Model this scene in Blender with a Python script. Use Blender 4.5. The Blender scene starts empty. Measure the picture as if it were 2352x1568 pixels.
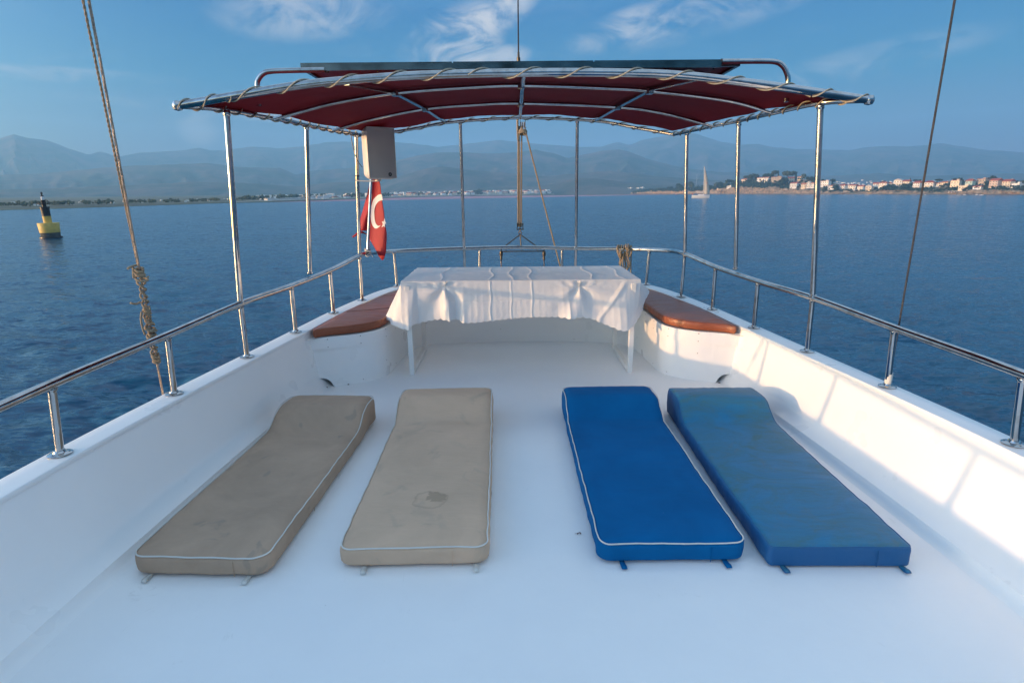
import bpy, bmesh, math, random
import numpy as np
from mathutils import Vector, Matrix, noise
random.seed(7)
R_ = math.radians
sc = bpy.context.scene
col = sc.collection

# ------------------------------------------------------------------ camera
CAM = Vector((-0.118, 0.0, 1.55)); FOC = 1300.0; W, H = 2352.0, 1568.0
PITCH, YAW, ROLL = R_(14.8), R_(0.18), R_(-0.52)
cp, sp, cy, sy = math.cos(PITCH), math.sin(PITCH), math.cos(YAW), math.sin(YAW)
_f = Vector((sy*cp, cy*cp, -sp)); _r = Vector((cy, -sy, 0)); _u = _r.cross(_f)
_c, _s = math.cos(ROLL), math.sin(ROLL)
AX = (_c*_r + _s*_u, -_s*_r + _c*_u, _f)
cam = bpy.data.cameras.new('camera'); camo = bpy.data.objects.new('camera', cam); col.objects.link(camo)
cam.sensor_width = 36; cam.lens = 36*FOC/W; cam.clip_start = 0.05; cam.clip_end = 30000
m = Matrix((AX[0], AX[1], -AX[2])).transposed().to_4x4(); m.translation = CAM
camo.matrix_world = m
sc.camera = camo

# ------------------------------------------------------------------ light
SUN_EL = R_(4.8); SUN_AZ = math.atan2(-1.0, -0.27)          # azimuth from +Y towards +X
to_sun = Vector((math.sin(SUN_AZ)*math.cos(SUN_EL), math.cos(SUN_AZ)*math.cos(SUN_EL), math.sin(SUN_EL)))
sl = bpy.data.lights.new('sun', 'SUN'); slo = bpy.data.objects.new('sun', sl); col.objects.link(slo)
sl.energy = 2.0; sl.angle = R_(0.6); sl.color = (0.56, 0.32, 0.16)
slo.rotation_euler = to_sun.to_track_quat('Z', 'Y').to_euler()
sc.view_settings.view_transform = 'Standard'; sc.view_settings.look = 'None'
sc.view_settings.exposure = 1.54; sc.view_settings.gamma = 1.0; sc.view_settings.use_curve_mapping = False
sc.cycles.max_bounces = 10; sc.cycles.diffuse_bounces = 8; sc.cycles.glossy_bounces = 4
sc.cycles.transmission_bounces = 3; sc.cycles.volume_bounces = 1; sc.cycles.transparent_max_bounces = 8
sc.cycles.caustics_reflective = False; sc.cycles.caustics_refractive = False

# small node helper -------------------------------------------------
class NT:
    def __init__(s, tree): s.t = tree; s.t.nodes.clear()
    def n(s, typ, ins=None, **kw):
        nd = s.t.nodes.new(typ)
        for k, v in kw.items(): setattr(nd, k, v)
        if ins:
            for k, v in ins.items():
                sock = nd.inputs[k]
                if isinstance(v, bpy.types.NodeSocket): s.t.links.new(v, sock)
                else: sock.default_value = v
        return nd
    def math(s, op, a, b=0.0, c=0.0, clamp=False):
        nd = s.n('ShaderNodeMath', {0: a, 1: b, 2: c}, operation=op, use_clamp=clamp); return nd.outputs[0]
    def mix(s, f, a, b, blend='MIX'):
        nd = s.n('ShaderNodeMix', data_type='RGBA', blend_type=blend)
        for k, v in ((0, f), (6, a), (7, b)):
            if isinstance(v, bpy.types.NodeSocket): s.t.links.new(v, nd.inputs[k])
            else: nd.inputs[k].default_value = v if k == 0 or len(v) == 4 else (*v, 1)
        return nd.outputs[2]
    def noise(s, vec, scale, detail=3, rough=.5, dist=0.0):
        return s.n('ShaderNodeTexNoise', {'Vector': vec, 'Scale': scale, 'Detail': detail, 'Roughness': rough, 'Distortion': dist})
    def ramp(s, fac, stops, interp='LINEAR'):
        nd = s.n('ShaderNodeValToRGB', {0: fac}); cr = nd.color_ramp; cr.interpolation = interp
        while len(cr.elements) < len(stops): cr.elements.new(0.5)
        for e, (p, c) in zip(cr.elements, stops):
            e.position = p; e.color = (*c, 1) if not isinstance(c, (int, float)) else (c, c, c, 1)
        return nd.outputs[0]
    def maprange(s, v, a, b, c=0.0, d=1.0, smooth=False):
        nd = s.n('ShaderNodeMapRange', {0: v, 1: a, 2: b, 3: c, 4: d}, clamp=True)
        if smooth: nd.interpolation_type = 'SMOOTHSTEP'
        return nd.outputs[0]
    def scaled(s, vec, sc3, rot=(0, 0, 0)):
        return s.n('ShaderNodeMapping', {'Vector': vec, 'Scale': sc3, 'Rotation': rot}).outputs[0]

def at_ray(x, y):
    d = AX[0]*((x-W/2)/FOC) + AX[1]*(-(y-H/2)/FOC) + AX[2]; return d
def at_z(x, y, z): d = at_ray(x, y); return CAM + d*((z-CAM.z)/d.z)
def at_y(x, y, Y): d = at_ray(x, y); return CAM + d*((Y-CAM.y)/d.y)
def at_d(x, y, dist):
    d = at_ray(x, y); return CAM + d*(dist/math.hypot(d.x, d.y))

# ------------------------------------------------------------------ world
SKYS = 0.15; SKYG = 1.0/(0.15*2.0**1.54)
world = bpy.data.worlds.new('World'); sc.world = world; world.use_nodes = True
N = NT(world.node_tree)
sky = N.n('ShaderNodeTexSky', sky_type='NISHITA', sun_disc=False, sun_elevation=SUN_EL,
          sun_rotation=SUN_AZ % (2*math.pi), altitude=0, air_density=1.0, dust_density=1.2, ozone_density=3.0)
geo = N.n('ShaderNodeTexCoord').outputs['Generated']
sep = N.n('ShaderNodeSeparateXYZ', {0: geo})
gx, gy, gz = sep.outputs
def cloud_spot(px, py, rx, ry, rot):
    """soft window on the sky dome round one cloud; rx, ry in radians"""
    d = at_ray(px, py).normalized()
    r = Vector((d.y, -d.x, 0)).normalized(); u = r.cross(d)
    c, s_ = math.cos(rot), math.sin(rot)
    a = (r*c + u*s_)/rx; b = (-r*s_ + u*c)/ry
    da = N.n('ShaderNodeVectorMath', {0: geo, 1: a}, operation='DOT_PRODUCT').outputs['Value']
    db = N.n('ShaderNodeVectorMath', {0: geo, 1: b}, operation='DOT_PRODUCT').outputs['Value']
    q = N.math('ADD', N.math('MULTIPLY', da, da), N.math('MULTIPLY', db, db))
    return N.maprange(q, 0.0, 1.0, 1.0, 0.0, True)
# wisps: stretched noise, seen on a high flat layer
zz = N.math('MAXIMUM', gz, 0.03)
pv = N.n('ShaderNodeCombineXYZ', {0: N.math('DIVIDE', gx, zz), 1: N.math('DIVIDE', gy, zz), 2: 0.0}).outputs[0]
w1 = N.noise(N.scaled(geo, (.9, .9, 1.9), (0, R_(24), 0)), 9.0, 8, .62, 1.1).outputs[0]
w2 = N.noise(N.scaled(geo, (2.5, 2.5, 9.0), (0, R_(-12), 0)), 3.2, 6, .6, 0.8).outputs[0]
den = None
for (px, py, rx, ry, rot, a) in ((700, 28, .15, .045, R_(6), .55), (1060, 70, .12, .042, R_(22), 1.0), (1075, 100, .07, .055, R_(35), 1.0),
                                 (1120, 40, .10, .035, R_(25), .9), (1470, 60, .13, .034, R_(12), .8), (1640, 25, .2, .04, R_(12), .35), (455, 290, .035, .035, 0, .35),
                                 (60, 168, .2, .012, R_(3), .5), (620, 262, .3, .014, R_(-3), .5), (1940, 160, .2, .03, R_(10), .35), (1020, 130, .05, .03, R_(-20), .8),
                                 (1160, 130, .05, .02, R_(5), .7)):
    k = N.math('MULTIPLY', cloud_spot(px, py, rx, ry, rot), a)
    den = k if den is None else N.math('MAXIMUM', den, k)
wn = N.math('MULTIPLY', den, N.maprange(w1, .34, .62, 0.0, 1.0, True))
veil = N.math('MULTIPLY', N.maprange(w2, .5, .85, 0.0, .10, True), N.maprange(gz, 0.02, 0.5, .8, .5))
dens = N.math('MAXIMUM', wn, veil)
# clear air by height: saturated blue low down, unseen sky above brightened to light deck and canopy shade; boosted physical sky round the sun
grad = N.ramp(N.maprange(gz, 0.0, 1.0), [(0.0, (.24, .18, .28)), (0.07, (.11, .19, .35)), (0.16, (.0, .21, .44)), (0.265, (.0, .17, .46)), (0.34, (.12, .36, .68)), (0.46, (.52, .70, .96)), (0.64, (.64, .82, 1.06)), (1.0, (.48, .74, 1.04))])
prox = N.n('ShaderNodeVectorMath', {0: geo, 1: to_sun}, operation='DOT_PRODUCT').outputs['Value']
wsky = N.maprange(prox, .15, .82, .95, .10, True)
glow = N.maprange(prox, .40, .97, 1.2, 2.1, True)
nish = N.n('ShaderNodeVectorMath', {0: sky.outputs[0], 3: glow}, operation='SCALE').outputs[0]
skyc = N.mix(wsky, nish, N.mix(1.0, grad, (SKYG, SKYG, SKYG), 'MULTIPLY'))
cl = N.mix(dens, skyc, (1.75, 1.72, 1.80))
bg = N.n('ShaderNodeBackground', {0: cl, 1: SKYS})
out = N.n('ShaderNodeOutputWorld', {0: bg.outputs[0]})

# ------------------------------------------------------------------ materials
MAT = {}
def material(name, fn):
    mt = bpy.data.materials.new(name); mt.use_nodes = True
    n = NT(mt.node_tree); sh = fn(n)
    n.n('ShaderNodeOutputMaterial', {0: sh}); MAT[name] = mt; return mt
def bump(n, h, strength, dist=0.01, normal=None):
    ins = {'Height': h, 'Strength': strength, 'Distance': dist}
    if normal is not None: ins['Normal'] = normal
    return n.n('ShaderNodeBump', ins).outputs[0]
def bsdf(n, color, rough=.5, metal=0.0, normal=None, **kw):
    nd = n.n('ShaderNodeBsdfPrincipled')
    def st(k, v):
        if isinstance(v, bpy.types.NodeSocket): n.t.links.new(v, nd.inputs[k])
        elif isinstance(v, tuple) and len(v) == 3 and nd.inputs[k].type == 'RGBA': nd.inputs[k].default_value = (*v, 1)
        else: nd.inputs[k].default_value = v
    st('Base Color', color); st('Roughness', rough); st('Metallic', metal)
    if normal is not None: st('Normal', normal)
    for k, v in kw.items(): st(k, v)
    return nd.outputs[0]
def oc(n): return n.n('ShaderNodeTexCoord').outputs['Object']
def plain(name, color, rough=.5, metal=0.0, var=.08, scale=8.0, b=0.0, bs=60.0, **kw):
    def f(n):
        v = oc(n); t = n.noise(v, scale, 4).outputs[0]
        lo = tuple(c*(1-var) for c in color); hi = tuple(min(1, c*(1+var)) for c in color)
        c = n.mix(n.maprange(t, .3, .7), lo, hi)
        nm = bump(n, n.noise(v, bs, 3).outputs[0], b) if b else None
        return bsdf(n, c, rough, metal, nm, **kw)
    return material(name, f)

def f_deck(n):
    v = oc(n)
    big = n.noise(v, 1.3, 5, .6).outputs[0]; fine = n.noise(v, 22, 5, .7).outputs[0]
    c = n.mix(n.maprange(big, .35, .7), (.88, .87, .85), (.83, .825, .815))
    scuff = n.maprange(n.noise(n.scaled(v, (1, .7, 1), (0, 0, .6)), 4.2, 7, .78, 1.8).outputs[0], .63, .74)
    c = n.mix(n.math('MULTIPLY', scuff, .34), c, (.42, .40, .37))
    vo = n.n('ShaderNodeTexVoronoi', {'Vector': v, 'Scale': 4.0, 'Randomness': 1.0})
    sp_ = n.math('MULTIPLY', n.maprange(vo.outputs['Distance'], .012, .02, 1, 0), n.maprange(fine, .5, .56))
    c = n.mix(n.math('MULTIPLY', sp_, .6), c, (.22, .17, .12))
    r = n.maprange(n.noise(v, 3.5, 4).outputs[0], .3, .7, .33, .5)
    h = n.math('ADD', n.noise(v, 9, 3).outputs[0], n.math('MULTIPLY', n.noise(v, 160, 2).outputs[0], .12))
    return bsdf(n, c, r, 0, bump(n, h, .12, .02))
material('deck_paint', f_deck)
def f_white(n):
    v = oc(n)
    c = n.mix(n.maprange(n.noise(v, 1.7, 5, .6).outputs[0], .35, .7), (.88, .865, .84), (.84, .83, .81))
    d = n.maprange(n.noise(n.scaled(v, (1, 1, .25)), 14, 6, .75).outputs[0], .67, .8)
    c = n.mix(n.math('MULTIPLY', d, .2), c, (.45, .42, .38))
    return bsdf(n, c, n.maprange(n.noise(v, 4, 3).outputs[0], .3, .7, .26, .4), 0, bump(n, n.noise(v, 5, 4).outputs[0], .10, .02))
material('white_paint', f_white)
def f_steel(n):
    v = oc(n)
    c = n.mix(n.maprange(n.noise(v, 14, 5, .7).outputs[0], .45, .75), (.52, .51, .50), (.32, .285, .26))
    return bsdf(n, c, n.maprange(n.noise(v, 30, 4, .6).outputs[0], .3, .75, .04, .12), 1.0, bump(n, n.noise(v, 6, 2).outputs[0], .04, .02))
material('polished_steel', f_steel)
def f_canvas(n):
    v = oc(n)
    c = n.mix(n.maprange(n.noise(v, 3, 5, .6).outputs[0], .3, .7), (.26, .012, .022), (.19, .008, .016))
    weave = n.n('ShaderNodeTexWave', {'Vector': v, 'Scale': 90.0, 'Distortion': .6}).outputs[0]
    nm = bump(n, n.math('ADD', n.noise(v, 6, 4).outputs[0], n.math('MULTIPLY', weave, .05)), .35, .03)
    a = bsdf(n, c, .75, 0, nm)
    tr = n.n('ShaderNodeBsdfTranslucent', {'Color': (.50, .014, .03, 1)}).outputs[0]
    return n.n('ShaderNodeMixShader', {0: .26, 1: a, 2: tr}).outputs[0]
material('maroon_canvas', f_canvas)
def f_beige(n):
    v = oc(n)
    c = n.mix(n.maprange(n.noise(v, 2.3, 6, .65, .5).outputs[0], .35, .68), (.50, .345, .24), (.375, .262, .185))
    blot = n.maprange(n.noise(v, 7.5, 3, .5, .8).outputs[0], .66, .71)
    c = n.mix(n.math('MULTIPLY', blot, .35), c, (.22, .20, .17))
    weave = n.noise(v, 420, 2).outputs[0]
    h = n.math('ADD', n.noise(n.scaled(v, (3, 9, 3)), 1.5, 3).outputs[0], n.math('MULTIPLY', weave, .08))
    return bsdf(n, c, .9, 0, bump(n, h, .4, .02), **{'Specular IOR Level': .2})
material('beige_canvas', f_beige)
def f_blue(n):
    v = oc(n)
    c = n.mix(n.maprange(n.noise(v, 2.6, 6, .65, .4).outputs[0], .3, .7), (.0, .12, .32), (.0, .088, .24))
    sp_ = n.maprange(n.noise(v, 20, 3, .5).outputs[0], .77, .8)
    c = n.mix(n.math('MULTIPLY', sp_, .5), c, (.12, .3, .5))
    h = n.math('ADD', n.noise(n.scaled(v, (2, 8, 3)), 1.5, 4).outputs[0], n.math('MULTIPLY', n.noise(v, 420, 2).outputs[0], .08))
    return bsdf(n, c, .9, 0, bump(n, h, .35, .02), **{'Specular IOR Level': .15})
material('blue_canvas', f_blue)
def f_vinyl(n):
    v = oc(n)
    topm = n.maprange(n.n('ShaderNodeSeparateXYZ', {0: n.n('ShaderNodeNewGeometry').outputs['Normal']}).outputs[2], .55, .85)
    wear = n.maprange(n.noise(n.scaled(v, (1.5, 2.4, 1)), 1.9, 8, .75, 1.6).outputs[0], .38, .66)
    streak = n.maprange(n.noise(n.scaled(v, (2, 14, 2)), 2.2, 7, .75).outputs[0], .45, .7)
    c = n.mix(wear, (.001, .15, .31), (.045, .14, .17))
    c = n.mix(n.math('MULTIPLY', streak, .4), c, (.006, .20, .38))
    gr = n.maprange(n.noise(v, 7, 6, .8, .9).outputs[0], .54, .70)
    c = n.mix(n.math('MULTIPLY', gr, .5), c, (.075, .13, .15))
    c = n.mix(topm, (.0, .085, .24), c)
    h = n.noise(n.scaled(v, (3, 8, 3)), 1.2, 4, .5).outputs[0]
    return bsdf(n, c, n.maprange(wear, 0, 1, .5, .7), 0, bump(n, h, .35, .015))
material('worn_blue_vinyl', f_vinyl)
def f_leather(n):
    v = oc(n)
    c = n.mix(n.maprange(n.noise(v, 3, 5).outputs[0], .3, .7), (.30, .085, .035), (.235, .064, .028))
    h = n.math('ADD', n.noise(n.scaled(v, (2.0, 7, 2), (0, 0, .25)), 1.6, 4, .6, .5).outputs[0], n.math('MULTIPLY', n.noise(v, 260, 2).outputs[0], .04))
    return bsdf(n, c, .40, 0, bump(n, h, .55, .03))
material('brown_leatherette', f_leather)
def f_cloth(n):
    v = oc(n)
    c = n.mix(n.maprange(n.noise(v, 4, 4).outputs[0], .3, .7), (.87, .85, .83), (.83, .82, .81))
    dam = n.n('ShaderNodeTexVoronoi', {'Vector': n.scaled(v, (1, 1, 1)), 'Scale': 26.0, 'Randomness': .7}, feature='SMOOTH_F1').outputs['Distance']
    r = n.maprange(dam, .2, .5, .34, .52)
    h = n.math('ADD', n.noise(v, 7, 5, .6, .8).outputs[0], n.math('MULTIPLY', dam, .02))
    a = bsdf(n, c, r, 0, bump(n, h, .18, .02))
    tr = n.n('ShaderNodeBsdfTranslucent', {'Color': (.8, .76, .72, 1)}).outputs[0]
    return n.n('ShaderNodeMixShader', {0: .18, 1: a, 2: tr}).outputs[0]
material('white_satin_cloth', f_cloth)
def f_water(n):
    g = n.n('ShaderNodeNewGeometry'); v = g.outputs['Position']
    def tilt(vec, sc_, det, k):
        c = n.noise(vec, sc_, det, .55).outputs['Color']
        c = n.n('ShaderNodeVectorMath', {0: c, 1: (.5, .5, .5)}, operation='SUBTRACT').outputs[0]
        return n.n('ShaderNodeVectorMath', {0: c, 1: k}, operation='MULTIPLY').outputs[0]
    a = tilt(n.scaled(v, (.62, 1.35, 1), (0, 0, R_(10))), 2.6, 3, (.95, 1.35, 0))
    b = tilt(n.scaled(v, (.55, 1.4, 1), (0, 0, R_(-18))), .62, 3, (.60, .90, 0))
    c_ = tilt(n.scaled(v, (.5, 1.5, 1), (0, 0, R_(4))), .10, 3, (.07, .20, 0))
    t = n.n('ShaderNodeVectorMath', {0: a, 1: b}, operation='ADD').outputs[0]
    t = n.n('ShaderNodeVectorMath', {0: t, 1: c_}, operation='ADD').outputs[0]
    nm = n.n('ShaderNodeVectorMath', {0: n.n('ShaderNodeVectorMath', {0: g.outputs['Normal'], 1: t}, operation='ADD').outputs[0]}, operation='NORMALIZE').outputs[0]
    patch = n.noise(n.scaled(v, (.25, 1, 1), (0, 0, R_(8))), .035, 4).outputs[0]
    c = n.mix(n.maprange(patch, .35, .7), (.0, .050, .105), (.0, .072, .145))
    return bsdf(n, c, .17, 0, nm, **{'IOR': 1.33})
material('sea_water', f_water)
def f_mount(n):
    v = n.n('ShaderNodeNewGeometry').outputs['Position']
    a = n.maprange(n.noise(v, .006, 8, .65, .6).outputs[0], .42, .62)
    c = n.mix(a, (.030, .050, .040), (.13, .095, .085))
    c = n.mix(n.maprange(n.noise(v, .022, 6, .7).outputs[0], .6, .72), c, (.24, .15, .11))
    return bsdf(n, c, .95)
material('mountain_scrub', f_mount)
def f_head(n):
    g = n.n('ShaderNodeNewGeometry'); v = g.outputs['Position']
    nz = n.n('ShaderNodeSeparateXYZ', {0: g.outputs['Normal']}).outputs[2]
    pz = n.n('ShaderNodeSeparateXYZ', {0: v}).outputs[2]
    rock = n.mix(n.maprange(n.noise(n.scaled(v, (1, 1, 1.6)), .16, 7, .7, .6).outputs[0], .38, .62), (.42, .285, .165), (.10, .068, .042))
    rock = n.mix(n.maprange(n.noise(v, .5, 5, .7).outputs[0], .58, .68), rock, (.58, .45, .30))
    grass = n.mix(n.maprange(n.noise(v, .12, 6, .7).outputs[0], .4, .6), (.022, .034, .012), (.13, .11, .055))
    f = n.math('ADD', nz, n.math('MULTIPLY', n.math('SUBTRACT', n.noise(v, .12, 5).outputs[0], .5), .16))
    c = n.mix(n.maprange(f, .935, .965), rock, grass)
    c = n.mix(n.maprange(n.math('ADD', pz, n.noise(v, .3, 3).outputs[0]), -4.9, -3.9, .8, 0), c, (.05, .04, .03))
    return bsdf(n, c, .95, 0, bump(n, n.noise(v, .6, 5, .7).outputs[0], .8, .6))
material('rocky_ground', f_head)
plain('lowland_ground', (.075, .08, .045), .95, var=.5, scale=.02)
plain('beach_sand', (.46, .38, .30), .95, var=.15, scale=.05)
plain('leaves_dark', (.014, .028, .009), .9, var=.35, scale=.35)
plain('leaves_olive', (.050, .060, .022), .9, var=.35, scale=.35)
plain('bark', (.10, .07, .05), .95)
for nm, c in (('stucco_white', (.86, .82, .76)), ('stucco_cream', (.80, .66, .48)), ('stucco_pink', (.70, .52, .40)), ('stucco_mint', (.46, .62, .52)), ('stone_wall', (.45, .36, .28)),
              ('roof_tiles_red', (.34, .075, .045)), ('roof_tiles_orange', (.42, .13, .06)), ('roof_slab', (.55, .50, .45))):
    plain(nm, c, .9, var=.10, scale=.6)
plain('window_glass_far', (.06, .075, .09), .25, var=.2)
plain('buoy_yellow', (.62, .42, .09), .55, var=.15, scale=2)
plain('buoy_black', (.012, .013, .016), .5, var=.3, scale=2)
plain('buoy_weed', (.07, .075, .07), .9, var=.4, scale=3)
plain('hull_white', (.78, .76, .72), .35)
plain('boat_red', (.5, .07, .04), .5)
plain('sailcloth', (.42, .38, .32), .8, var=.12, scale=.5)
plain('dark_fitting', (.02, .02, .022), .45)
plain('weathered_bronze', (.11, .09, .07), .4, .8, var=.3, scale=60)
plain('speaker_white', (.66, .62, .56), .45, var=.05)
def f_grille(n):
    v = oc(n)
    return bsdf(n, n.mix(n.noise(v, 9, 3).outputs[0], (.50, .45, .39), (.58, .52, .46)), .55, .2, bump(n, n.noise(v, 300, 1).outputs[0], .3, .002))
material('speaker_mesh', f_grille)
plain('piping_white', (.62, .60, .55), .6)
plain('piping_blue', (.012, .07, .2), .6)
plain('flag_red', (.36, .001, .010), .65, var=.08, b=.2, bs=30)
plain('flag_white', (.78, .74, .70), .65)
def f_rope(n):
    v = oc(n)
    c = n.mix(n.noise(v, 130, 3).outputs[0], (.22, .16, .10), (.50, .39, .26))
    return bsdf(n, c, .9, 0, bump(n, n.noise(v, 300, 2).outputs[0], .6, .004))
material('hemp_rope', f_rope)
def f_cord(n):
    v = oc(n)
    c = n.mix(n.noise(v, 150, 3).outputs[0], (.30, .26, .19), (.56, .50, .38))
    return bsdf(n, c, .85, 0, bump(n, n.noise(v, 400, 2).outputs[0], .5, .003))
material('pale_cord', f_cord)
plain('wire_rope', (.42, .35, .29), .4, .55, var=.3, scale=90, b=.5, bs=500)
plain('dark_leather', (.09, .03, .015), .5)
plain('dark_wire', (.055, .055, .06), .6, .1, var=.3, scale=90)
plain('solar_cells', (.012, .016, .05), .12, var=.2)
plain('solar_back', (.40, .34, .36), .5)
plain('dark_steel', (.17, .16, .15), .18, 1.0, var=.55, scale=5)
plain('rust', (.10, .035, .02), .9)
plain('drain_dark', (.02, .03, .025), .8)

# ------------------------------------------------------------------ mesh helpers
def wloc(o):
    v = Vector((0, 0, 0))
    while o is not None: v += o.location; o = o.parent
    return v
class MB:
    def __init__(s): s.v = []; s.f = []
    def add(s, vs, fs):
        k = len(s.v); s.v += [tuple(p) for p in vs]; s.f += [tuple(i+k for i in f) for f in fs]; return s
    def box(s, c, size, rot=None, taper=1.0):
        a, b, d = (q/2 for q in size)
        vs = [Vector((x*a*(taper if z > 0 else 1), y*b*(taper if z > 0 else 1), z*d)) for z in (-1, 1) for y in (-1, 1) for x in (-1, 1)]
        if rot is not None: vs = [rot @ q for q in vs]
        return s.add([q+Vector(c) for q in vs], [(0, 2, 3, 1), (4, 5, 7, 6), (0, 1, 5, 4), (2, 6, 7, 3), (0, 4, 6, 2), (1, 3, 7, 5)])
    def tube(s, pts, r, seg=10, caps=True, closed=False):
        pts = [Vector(p) for p in pts]; n = len(pts)
        rr = r if isinstance(r, (list, tuple)) else [r]*n
        t0 = (pts[1]-pts[0]).normalized()
        up = Vector((0, 0, 1)) if abs(t0.z) < .9 else Vector((1, 0, 0))
        x = t0.cross(up).normalized(); vs = []
        for i, p in enumerate(pts):
            t = (pts[(i+1) % n]-pts[i-1]) if closed else (pts[min(i+1, n-1)]-pts[max(i-1, 0)])
            t.normalize(); x = (x - t*x.dot(t)).normalized(); y = t.cross(x)
            for k in range(seg):
                a = 2*math.pi*k/seg; vs.append(p+(x*math.cos(a)+y*math.sin(a))*rr[i])
        fs = [(i*seg+k, i*seg+(k+1) % seg, ((i+1) % n)*seg+(k+1) % seg, ((i+1) % n)*seg+k) for i in range(n if closed else n-1) for k in range(seg)]
        if caps and not closed: fs += [tuple(range(seg))[::-1], tuple(range((n-1)*seg, n*seg))]
        return s.add(vs, fs)
    def lathe(s, prof, c=(0, 0, 0), seg=20, axis=None):
        c = Vector(c); vs = []
        q = axis.to_track_quat('Z', 'Y') if axis is not None else None
        for (r, z) in prof:
            for k in range(seg):
                a = 2*math.pi*k/seg; p = Vector((r*math.cos(a), r*math.sin(a), z))
                if q: p = q @ p
                vs.append(c+p)
        n = len(prof)
        fs = [(i*seg+k, i*seg+(k+1) % seg, (i+1)*seg+(k+1) % seg, (i+1)*seg+k) for i in range(n-1) for k in range(seg)]
        fs += [tuple(range(seg))[::-1], tuple(range((n-1)*seg, n*seg))]
        return s.add(vs, fs)
    def grid(s, P, closed_u=False):
        nr = len(P); nc = len(P[0])
        fs = [(i*nc+j, i*nc+(j+1) % nc, (i+1)*nc+(j+1) % nc, (i+1)*nc+j) for i in range(nr-1) for j in range(nc if closed_u else nc-1)]
        return s.add([p for row in P for p in row], fs)
    def build(s, name, mat, parent=None, smooth=True, local=False):
        me = bpy.data.meshes.new(name)
        off = Vector((0, 0, 0)) if (parent is None or local) else wloc(parent)
        me.from_pydata([tuple(Vector(p)-off) for p in s.v], [], s.f); me.update()
        return link_mesh(name, me, mat, parent, smooth)
def link_mesh(name, me, mat, parent=None, smooth=True):
    o = bpy.data.objects.new(name, me); col.objects.link(o)
    me.materials.append(MAT[mat] if isinstance(mat, str) else mat)
    if smooth:
        me.polygons.foreach_set('use_smooth', [True]*len(me.polygons))
        try: me.set_sharp_from_angle(angle=R_(40))
        except Exception: pass
    if parent is not None: o.parent = parent
    return o
def fix_normals(o):
    bm = bmesh.new(); bm.from_mesh(o.data); bmesh.ops.recalc_face_normals(bm, faces=bm.faces); bm.to_mesh(o.data); bm.free(); return o
def bevel(o, w, seg=2):
    md = o.modifiers.new('bevel', 'BEVEL'); md.width = w; md.segments = seg; md.limit_method = 'ANGLE'; return o
def tag(o, label=None, cat=None, group=None, kind=None):
    if label: o['label'] = label
    if cat: o['category'] = cat
    if group: o['group'] = group
    if kind: o['kind'] = kind
    return o
def thing(name, label, cat, loc=(0, 0, 0), group=None, rz=0.0):
    o = bpy.data.objects.new(name, None); col.objects.link(o); o.empty_display_size = .1
    o.location = loc; o.rotation_euler = (0, 0, rz)
    return tag(o, label, cat, group)
def copy_tree(o, parent=None):
    c = o.copy(); col.objects.link(c); c.parent = parent
    for ch in list(o.children): copy_tree(ch, c)
    return c
def spline(pts, n=8, closed=False):
    """Catmull-Rom through the points"""
    P = [Vector(p) for p in pts]; out = []; k = len(P)
    rng = k if closed else k-1
    for i in range(rng):
        p1, p2 = P[i], P[(i+1) % k]
        p0 = P[i-1] if (i > 0 or closed) else p1*2-p2
        p3 = P[(i+2) % k] if (i+2 < k or closed) else p2*2-p1
        for j in range(n):
            t = j/n; out.append(.5*((2*p1)+(p2-p0)*t+(2*p0-5*p1+4*p2-p3)*t*t+(3*p1-p0-3*p2+p3)*t**3))
    if not closed: out.append(P[-1])
    return out
def resample(pts, step):
    P = [Vector(p) for p in pts]; out = [P[0].copy()]; acc = 0.0
    for a, b in zip(P, P[1:]):
        L = (b-a).length
        if L < 1e-9: continue
        d = step-acc
        while d <= L: out.append(a+(b-a)*(d/L)); d += step
        acc = L-(d-step)
    if (out[-1]-P[-1]).length > step*.3: out.append(P[-1].copy())
    return out
def helix(path, r, pitch, steps=10, phase=0.0, hand=1):
    P = resample(path, pitch/steps); n = len(P); out = []
    t0 = (P[1]-P[0]).normalized(); up = Vector((0, 0, 1)) if abs(t0.z) < .9 else Vector((1, 0, 0)); x = t0.cross(up).normalized()
    for i, p in enumerate(P):
        t = (P[min(i+1, n-1)]-P[max(i-1, 0)]).normalized(); x = (x-t*x.dot(t)).normalized(); y = t.cross(x)
        a = phase+hand*2*math.pi*i/steps; out.append(p+(x*math.cos(a)+y*math.sin(a))*r)
    return out
def rope(mb, path, R, pitch=None, strands=3, seg=5):
    pitch = pitch or R*7
    for k in range(strands): mb.tube(helix(path, R*.5, pitch, 9, 2*math.pi*k/strands), R*.56, seg)
    return mb
def lerp(a, b, t): return a+(b-a)*t
def interp(x, xs, ys): return float(np.interp(x, xs, ys))

# ================================================================== SEA AND LAND
SEA = -5.45
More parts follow.
